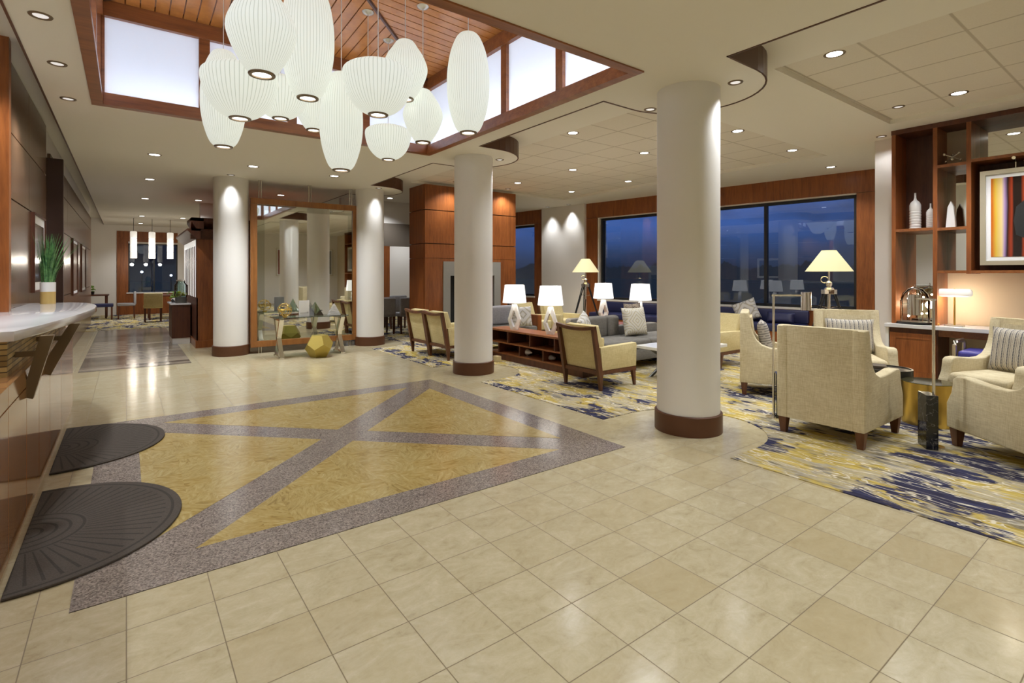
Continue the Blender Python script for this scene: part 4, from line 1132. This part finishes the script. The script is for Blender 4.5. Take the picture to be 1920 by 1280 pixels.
# reading lamps
def reading_lamp(lab, x, y, ax, ay, L, bx, by, brz):
    t = thing('reading_lamp', lab, 'floor lamp', (x, y, .006))
    n = math.hypot(ax, ay); ax, ay = ax/n, ay/n
    MB().tube([(0, 0, 0), (0, 0, 1.19)], .011, 12).build('pole', 'chrome', t, True)
    MB().tube([(-.02*ax, -.02*ay, 1.185), (L*ax, L*ay, 1.185)], .009, 10).build('arm', 'chrome', t, True)
    hx, hy = (L+.045)*ax, (L+.045)*ay
    MB().lathe([(0, 1.215), (.045, 1.215), (.046, 1.04), (.042, 1.04), (.042, 1.19), (0, 1.19)], 28, (hx, hy, 0)).build('shade', 'chrome', t, 40)
    MB().lathe([(0, 0), (.07, 0), (.07, .01), (.02, .018), (.013, .04), (0, .04)], 28).build('foot', 'chrome', t, True)
    B(-.04, .04, -.085, .085, 0, .43, .003).xf(Matrix.Translation((bx, by, .0)) @ Matrix.Rotation(brz, 4, 'Z')).build('marble_block', 'marble', t)
    m = MB(); m.box(-.006, .006, -.06, .06, .40, .43); 
    MB().tube([(0, 0, .3), (bx, by, .3)], .008, 8).build('clamp', 'chrome', t)
    return t
reading_lamp('chrome reading lamp on a marble block left of the club chair back', 5.03, 2.50, .8, -.6, .27, .06, -.03, -.98)
reading_lamp('chrome reading lamp on a marble block between the right club chairs', 5.21, 1.305, .75, .66, .24, -.035, .028, -.98)

# ------------------------------------------------------------------ tripod lamps
def tripod(lab, x, y, a0):
    t = thing('tripod_lamp', lab, 'floor lamp', (x, y, .006), a0, 'surveyor tripod lamps at the windows')
    MB().lathe([(.325, 1.43), (.10, 1.755), (.097, 1.755), (.322, 1.43)], 48).build('shade', 'shadec', t, 60)
    MB().lathe([(0, 1.755), (.104, 1.755)], 32).build('shade_cap', 'shadec', t)
    MB().tube([(0, 0, 1.0), (0, 0, 1.72)], .014, 10).build('stem', 'chrome', t, True)
    MB().lathe([(0, 1.12), (.06, 1.12), (.075, 1.15), (.06, 1.18), (.03, 1.19), (.045, 1.22), (.045, 1.26), (.02, 1.28), (0, 1.28)], 24).build('tripod_head', 'chrome', t, True)
    m = MB(); m.tube([(.07+.055*math.cos(i*PI/8)*0, .05+.05*math.cos(i*PI/8), 1.30+.05*math.sin(i*PI/8)) for i in range(16)], .007, 8, loop=True); m.build('hand_wheel', 'chrome', t, True)
    for k in range(3):
        a = k*2*PI/3; c, s = math.cos(a), math.sin(a)
        m = MB()
        for d in (-.03, .03): m.tube([(.06*c-d*s, .06*s+d*c, 1.14), (.33*c-d*.4*s, .33*s+d*.4*c, .35)], .013, 8)
        m.tube([(.33*c, .33*s, .40), (.44*c, .44*s, 0)], [.016, .010], 8)
        m.build('leg', 'black', t, True)
        MB().tube([(0, 0, .86), (.16*c, .16*s, .90)], .008, 6).build('brace', 'chrome', t)
        m = MB(); m.box(.03, .10, -.045, .045, 1.08, 1.15, .005); m.xf(Matrix.Rotation(a, 4, 'Z')); m.build('leg_clamp', 'chrome', t)
    MB().tube([(0, 0, .78), (0, 0, 1.12)], .022, 12).build('centre_post', 'chrome', t, True)
    lamp('POINT', 'lamp_glow', t, (0, 0, 1.55), 11, (1, .86, .62), .06)
tripod('tripod floor lamp with cream shade behind the club chairs', 8.72, 3.48, .5)
tripod('tripod floor lamp with cream shade by the white window pier', 8.9, 8.95, .9)

# ------------------------------------------------------------------ window bench
bn = thing('window_bench', 'long navy bench under the big lounge window', 'bench', (0, 0, 0))
WB(B(.75, 5.6, .05, .60, .0, .30)).build('bench_base', 'cherry', bn)
for i in range(4):
    a = .75+i*1.2125; WB(B(a+.005, a+1.207, .05, .62, .30, .44, .03)).build('seat_cushion', 'navy', bn, 40)
WB(B(.75, 5.6, .03, .14, .44, .69, .03)).build('backrest', 'navy', bn, 40)
p = WM @ Vector((1.75, .33, .445))
cushion('pale swirl pillow on the navy window bench', 'paisley', p, math.radians(-173+10), .25, .46, .44, roll=.4)
p = WM @ Vector((1.18, .36, .445))
cushion('navy pillow on the window bench beside the swirl one', 'navy', p, math.radians(-170), .35, .50, .22)

# ------------------------------------------------------------------ desk and shelving on the right
dk = thing('built_in_desk', 'built-in desk with white top and cherry cabinet', 'desk', (7.95, 0, 0))
B(-.06, .48, -2.6, 2.49, .715, .76, .003).build('desk_top', 'quartz', dk)
B(-.03, .48, 2.45, 2.485, 0, .715).build('end_panel', 'white', dk)
B(.0, .47, 1.95, 2.45, .08, .715).build('cabinet', 'dwood', dk)
dr = B(-.018, 0, 1.965, 2.44, .10, .65, .003).build('door', 'cherry', dk)
m = MB(); m.box(-.024, -.018, 1.965, 2.03, .10, .65); m.box(-.024, -.018, 2.375, 2.44, .10, .65); m.box(-.024, -.018, 2.03, 2.375, .10, .17); m.box(-.024, -.018, 2.03, 2.375, .58, .65); m.build('door_rail', 'cherry', dr)
B(.03, .47, 1.95, 2.45, 0, .08).build('plinth', 'dwood', dk)
B(.02, .05, -2.6, 1.95, .63, .715).build('apron', 'cherryh', dk)
B(.0, .47, -2.6, -2.1, 0, .715).build('cabinet', 'cherry', dk)
sh = thing('shelving_unit', 'cherry wood wall shelving with mirrors above the desk', 'shelves', (8.0, 0, 0))
yps = [2.42, 1.99, 1.672]
for y, z in ((2.42, .762), (1.99, .762), (1.672, 1.40), (-.75, .762), (-1.15, .762), (-1.5, 1.4), (-3.6, .762)): B(0, .43, y-.022, y+.022, z, 3.2).build('upright', 'cherry', sh)
B(-.005, .43, -3.62, 2.445, 3.2, 3.258).build('top_rail', 'dwood', sh)
for y0, y1, z in ((2.40, 2.01, 1.94), (1.97, 1.692, 2.70), (1.97, 1.692, 1.93), (1.97, 1.692, 1.405), (1.652, -.73, 2.72), (1.652, -.73, 1.405), (-.77, -1.13, 1.94), (-1.52, -3.58, 2.72), (-1.52, -3.58, 1.405)): B(.003, .43, y1, y0, z, z+.035).build('shelf', 'cherryh', sh)
def back(y0, y1, z0, z1, mt, nm): B(.40, .43, y1, y0, z0, z1).build(nm, mt, sh)
back(2.40, 2.01, 1.975, 3.2, 'dwood', 'back_panel'); back(2.40, 2.01, .765, 1.94, 'mirror', 'mirror_panel')
back(1.97, 1.692, 2.735, 3.2, 'beige', 'back_panel'); back(1.97, 1.692, 1.965, 2.70, 'mirror', 'mirror_panel'); back(1.97, 1.692, 1.44, 1.93, 'mirror', 'mirror_panel')
back(1.652, -.73, 2.755, 3.2, 'mirror', 'mirror_panel'); back(1.652, -.73, 1.44, 2.72, 'dwood', 'back_panel'); back(-1.52, -3.58, 1.44, 2.72, 'dwood', 'back_panel')
# painting
pt = picture('painting', 'abstract striped painting in a silver frame on the shelving', 8.10, -.60, 1.585, 1.50, 2.60, 'art', 'silver', -1, 'painting', .045, fw=.05, dp=.035)
m = MB(); m.prism([(.215+a[0], a[1]) for a in ((-.055, .30), (-.13, .34), (-.15, .50), (-.135, .66), (-.09, .70), (-.07, .74), (-.065, .80), (-.04, .80), (.02, .80), (.06, .72), (.12, .66), (.14, .5), (.12, .34), (.05, .30))], -.0235, -.021, 'x')
o_ = m.build('dark_shape', 'soot', pt); o_.location = (0, .45, 0)
picture('painting', 'painting in a silver frame farther along the shelving', 8.10, -3.4, -1.7, 1.50, 2.60, 'art2', 'silver', -1, 'painting', .045, fw=.05, dp=.035)
for xx, ww_, lab in ((7.65, 1.15, 'wide framed picture on the wall behind the viewpoint'), (6.1, 1.0, 'framed picture on the wall behind the viewpoint, seen in the mirror')):
    p_ = picture('framed_picture', lab, 0, -ww_/2, ww_/2, 1.3, 2.6, 'art2', 'silver'); p_.location = (xx, -5.998, 1.3); p_.rotation_euler = (0, 0, PI/2)
pll = thing('picture_light', 'small chrome picture light above the painting', 'lamp', (8.10, 1.28, 2.60))
MB().tube([(-.02, 0, -.02), (-.02, 0, .07), (-.10, 0, .11)], .007, 8).build('arm', 'chrome', pll, True)
MB().tube([(-.13, 0, .10), (-.08, 0, .12)], .018, 10).build('lamp_head', 'chrome', pll, True)
lamp('SPOT', 'picture_beam', pll, (-.14, 0, .09), 5, (1, .88, .7), .02, spot_size=2.2, spot_blend=.7, rot=(0, .5, 0))
# vases, jack, lantern, lamp on shelves and desk
def vase(lab, y, h, r):
    p = [(0, 0), (r*.9, 0)]
    nr = 7
    for i in range(nr): p += [(r, .004+h*.5*i/nr), (r*1.0, h*.5*(i+.7)/nr), (r*.9, h*.5*(i+.85)/nr)]
    p += [(r, h*.52), (r*.98, h*.66), (r*.75, h*.74), (r*.3, h*.80), (r*.2, h*.86), (r*.17, h), (r*.10, h), (0, h*.98)]
    t = MB().lathe(p, 32).build('vase', 'whitec', smooth=50, loc=(8.22, y, 1.975)); tag(t, lab, 'vase', 'white ringed bottle vases on the shelf')
vase('taller white ringed bottle vase on the shelf', 2.25, .475, .064); vase('shorter white ringed bottle vase on the shelf', 2.09, .32, .046)
m = MB()
for d in ((1, .2, .5), (-.5, .9, .5), (-.4, -.9, .5)):
    d = Vector(d).normalized()*.088; c = Vector((0, 0, .066))
    m.tube([c-d, c+d], .008, 8); m.sphere(c-d, .017, n=10); m.sphere(c+d, .017, n=10)
tag(m.build('jack_ornament', 'nickel', smooth=60, loc=(8.08, 1.84, 2.755)), 'silver jack shaped ornament on the upper shelf', 'ornament')
m = MB(); m.prism([(-.05, 0), (.05, 0), (.03, .26), (0, .33), (-.03, .26)], -.03, .03, 'x', .005)
tag(m.build('obelisk', 'whitec', loc=(8.2, 1.88, 1.966)), 'small white obelisk on the middle mirrored shelf', 'ornament')
ln = thing('glass_lantern', 'domed glass lantern with lit bulbs on the desk', 'lantern', (8.10, 2.22, .76))
MB().lathe([(0, 0), (.17, 0), (.185, .015), (.185, .03), (0, .03)], 40).build('tray', 'black', ln, 30)
MB().lathe([(.15, .03), (.152, .30), (.13, .38), (.08, .44), (.02, .465), (0, .467)], 40).build('glass_dome', 'clear', ln, True)
m = MB()
for k in range(8):
    c, s = math.cos(k*PI/4), math.sin(k*PI/4)
    m.tube([(.155*c, .155*s, .03), (.157*c, .157*s, .30), (.135*c, .135*s, .385), (.083*c, .083*s, .445), (0, 0, .475)], .003, 6)
m.tube([(.157*math.cos(t), .157*math.sin(t), .25) for t in [2*PI*i/32 for i in range(32)]], .003, 6, loop=True)
m.tube([(.02*math.cos(t), 0, .495+.02*math.sin(t)) for t in [2*PI*i/16 for i in range(16)]], .003, 6, loop=True)
m.build('wire_cage', 'chrome', ln, True)
for p in ((-.06, .05, .10), (.05, -.06, .13), (0, .07, .32), (.03, -.03, .36)):
    MB().sphere(p, .014, n=12).build('bulb', 'bulb', ln, True)
lamp('POINT', 'lantern_glow', ln, (0, 0, .22), 3, (1, .85, .6), .05)
dlp = thing('desk_lamp', 'desk lamp with wide glowing white shade under the painting', 'lamp', (8.12, 1.83, .76))
B(-.05, .05, -.09, .09, 0, .012, .004).build('base', 'nickel', dlp)
MB().tube([(0, 0, .01), (0, 0, .46)], .010, 10).build('stem', 'brass', dlp, True)
B(-.065, .065, -.165, .165, .36, .455, .035, 4).build('shade', pm('desk_shade_glow', (.85, .84, .8), .7, emit=(1, .93, .84), es=.28), dlp, 60)
lamp('POINT', 'lamp_glow', dlp, (0, 0, .32), 7, (1, .86, .66), .05)
tag(MB().tube([(0, -.03, .012), (0, .03, .012)], .012, 10).build('desk_trinket', 'brass', loc=(8.05, 1.99, .76)), 'small brass trinket beside the desk lamp', 'ornament')
bc_ = thing('desk_chair', 'blue cushioned chair with pale arms pulled under the desk', 'chair', (7.78, 1.45, .006))
B(-.22, .26, -.23, .23, .42, .52, .03, 3).build('seat', 'blue', bc_, 40)
for s in (-1, 1):
    m = MB(); m.tube([(-.2, s*.26, 0), (-.2, s*.26, .58), (-.15, s*.26, .615), (.15, s*.26, .615), (.2, s*.26, .58), (.2, s*.26, 0)], .022, 8); m.build('arm_frame', 'nickel', bc_, True)
m = MB(); m.box(-.2, .2, -.26, .26, .38, .42); m.build('seat_rail', 'nickel', bc_)

# ------------------------------------------------------------------ cabinets, sideboard and dining corner (far left)
cb = thing('pantry_cabinet', 'tall dark wood cabinet wall with lit slats and crown moulding', 'cabinet', (1.06, 11.35, 0))
B(.02, 2.2, .02, 2.6, 0, 2.05).build('body', 'dwood', cb)
B(.0, 2.22, -.0, .02, .14, 2.05).build('front_panel', 'cherry', cb)
B(-.0, .02, .0, 2.6, .0, .95).build('side_panel', 'dwood', cb)
B(-.0, .02, .02, 2.6, .95, 2.05).build('glow_board', pm('painted_glow_board', (.8, .8, .8), .6, emit=(1, .97, .9), es=.45), cb)  # white board; its emission stands in for lamplight falling on it
B(-.006, .0, -.001, .10, .95, 2.05).build('corner_stile', 'dwood', cb)
for i in range(7): B(-.004, -.0005, .26+i*.33, .42+i*.33, .95, 1.93).build('slat', 'dwood', cb)
m = MB(); m.prism([(-.02, 2.05), (-.16, 2.20), (-.16, 2.235), (.05, 2.235), (.05, 2.05)], -.16, 2.62, 'y'); m.prism([(-.02, 2.05), (-.16, 2.20), (-.16, 2.235), (.05, 2.235), (.05, 2.05)], -.1, 2.2, 'x'); m.build('crown_moulding', 'dwood', cb)
B(-.02, 2.2, -.02, 2.6, 0, .14).build('plinth', 'cherry', cb)
lamp('SPOT', 'slat_wash', cb, (-.35, .8, 2.3), 30, (1, .95, .88), .05, spot_size=2.4, spot_blend=.8, rot=(0, .5, 0))
wall(0, B(1.38, 3.3, 14.0, 14.2, 0, ZC).build('wall_pier', 'wallw'), 'pale wall behind the cabinets')
m = MB(); m.prism([(-.02, 2.24), (-.10, 2.38), (-.10, 2.44), (.10, 2.44), (.10, 2.24)], -.18, .7, 'y'); m.prism([(-.02, 2.24), (-.18, 2.38), (-.18, 2.44), (.10, 2.44), (.10, 2.24)], -.1, 2.2, 'x'); m.build('cornice', 'dwood', cb)
sb = thing('sideboard', 'dark sideboard with pale top in the far corridor', 'sideboard', (.72, 12.2, 0))
B(0, .31, 0, .88, .12, .78).build('body', 'dwood', sb); B(.01, .31, .01, .88, 0, .12).build('plinth', 'white', sb); B(-.03, .32, -.03, .9, .78, .81, .003).build('top', 'quartz', sb)
wd = thing('drink_dispenser', 'glass drink dispenser with lemons on the sideboard', 'dispenser', (.88, 12.33, .81))
MB().lathe([(0, .12), (.10, .12), (.115, .16), (.115, .36), (.08, .41), (.07, .44)], 28).build('jar', 'aqua', wd, True)
MB().lathe([(0, 0), (.10, 0), (.10, .12), (0, .12)], 28).build('stand', 'greyleg', wd, 30)
MB().lathe([(.08, .44), (.085, .46), (.02, .48), (0, .48)], 24).build('lid', 'nickel', wd, True)
m = MB()
for i in range(7): m.sphere((rnd.uniform(-.06, .06), rnd.uniform(-.06, .06), .16+rnd.uniform(0, .06)), .03, n=8)
m.build('lemon_slices', 'lemon', wd, True)
tag(MB().lathe([(0, 0), (.05, 0), (.14, .09), (.135, .09), (.045, .01), (0, .01)], 28).build('bowl', 'whitec', smooth=True, loc=(.88, 12.58, .81)), 'white bowl on the sideboard behind the dispenser', 'bowl')
t = thing('table_plant', 'small green plant in a bowl on the sideboard', 'plant', (.80, 12.85, .81))
MB().lathe([(0, 0), (.05, 0), (.07, .06), (0, .06)], 20).build('pot', 'black', t, True)
m = MB()
for i in range(40):
    a = rnd.uniform(0, 6.28); r = rnd.uniform(.02, .12); z = rnd.uniform(.08, .22); m.sphere((r*math.cos(a), r*math.sin(a), z), .022, (1, 1, .4), 6)
m.build('foliage', 'green2', t)
# crystal pendants over the dining corner
for x, l in ((.17, 'left of three'), (.62, 'middle of three'), (1.08, 'right of three')):
    t = thing('crystal_pendant', 'cylindrical crystal pendant in the dining corner, '+l, 'pendant lamp', (x, 19, 1.86), group='crystal pendants in the dining corner')
    m = MB()
    for k in range(4): m.lathe([(0, k*.2), (.085, k*.2), (.085, k*.2+.185), (.06, k*.2+.2)], 14)
    m.build('crystal_tube', 'crystal', t); MB().tube([(0, 0, .78), (0, 0, ZC-1.86)], .006, 6).build('cord', 'black', t)
    lamp('POINT', 'pendant_glow', t, (0, 0, -.1), 8, (1, .9, .75), .06)
def dining_chair(mat_):
    t = thing('dining_chair', '', 'chair')
    B(-.23, .23, -.23, .23, .40, .48, .02).build('seat', mat_, t, 40)
    m = MB(); n = 8
    B(-.25, -.18, -.23, .23, .44, .84, .03, 3).build('backrest', mat_, t, 40)
    for sx in (-1, 1):
        for sy in (-1, 1): MB().taper((sx*.20, sy*.19, 0), (sx*.19, sy*.19, .41), (.016, .016), (.024, .024)).build('leg', 'dwood', t)
    return t
G2 = 'grey dining chairs beyond the mirror'
d1 = dining_chair('greyc'); d1.location = (4.78, 11.45, .006); d1.rotation_euler = (0, 0, PI/2); d1['label'] = 'grey dining chair right beside the mirror column, front row left'; d1['group'] = G2
again(d1, (5.30, 11.35, .006), PI/2, 'grey dining chair in the front row, next to the fireplace side', G2)
again(d1, (4.95, 12.6, .006), PI/2, 'grey dining chair in the second row, left of two', G2)
again(d1, (5.55, 12.5, .006), PI/2, 'grey dining chair in the second row, right of two', G2)
def dtable(lab, x, y, w, d):
    t = thing('dining_table', lab, 'table', (x, y, .006))
    B(-w/2, w/2, -d/2, d/2, .70, .74, .004).build('table_top', 'dwood', t)
    for sx in (-1, 1):
        for sy in (-1, 1): MB().taper((sx*(w/2-.06), sy*(d/2-.06), 0), (sx*(w/2-.06), sy*(d/2-.06), .70), (.025, .025), (.03, .03)).build('leg', 'dwood', t)
dtable('dark dining table behind the grey dining chairs', 5.3, 13.4, 1.4, .7)
dtable('dark dining table in the far left corner', -1.0, 20.9, 1.1, .8)
dtable('dark dining table behind the sideboard under the crystal pendants', .95, 19.4, .9, .9)
again(d1, (.0, 20.1, .006), PI, 'grey dining chair in the far left dining corner', None)
d2 = dining_chair('straw'); d2.location = (.62, 18.3, .006); d2.rotation_euler = (0, 0, PI/2); d2['label'] = 'straw dining chair with its back turned, before the far window'
bb = thing('dining_bench', 'dark upholstered bench in the far left dining corner', 'bench', (-.72, 20.1, .006))
B(-.4, .4, -.2, .2, .38, .48, .02).build('seat', 'navy', bb)
for sx in (-1, 1):
    for sy in (-1, 1): B(sx*.36-.02, sx*.36+.02, sy*.17-.02, sy*.17+.02, 0, .38).build('leg', 'dwood', bb)
t = thing('table_plant', 'small green plant on the far left dining table', 'plant', (-.85, 20.8, .746))
MB().lathe([(0, 0), (.04, 0), (.05, .1), (0, .1)], 16).build('pot', 'black', t, True)
m = MB()
for i in range(30):
    a = rnd.uniform(0, 6.28); r = rnd.uniform(.01, .09); m.sphere((r*math.cos(a), r*math.sin(a), rnd.uniform(.1, .28)), .025, (1, 1, .5), 6)
m.build('foliage', 'green2', t)
# street lights outside the far window
cool = pm('street_lamp_glow', (1, 1, 1), .5, emit=(.75, .85, 1), es=3); red = pm('red_signal_glow', (1, .2, .1), .5, emit=(1, .06, .03), es=3)
for x, y, z, mt, lab in ((1.1, 34, 2.6, red, 'red signal light outside the far window'), (.7, 36, 1.5, cool, 'pale street light outside, low at the left of the far window'), (2.2, 38, 1.3, cool, 'pale street light outside, low at the right of the far window'), (2.5, 36, 2.0, cool, 'pale street light outside, high at the right of the far window')):
    t = thing('street_light', lab, 'street light', (x, y, -.1))
    MB().sphere((0, 0, z+.1), .07, n=12).build('lamp_globe', mt, t, True); MB().tube([(0, 0, 0), (0, 0, z)], .03, 6).build('pole', 'black', t)
gnd = struct(B(-60, 120, -20, 120, -.35, -.13).build('ground', pm('dark_asphalt', (.26, .17, .07), .9, spec=.05)), 'dark ground outside the windows', 'ground')
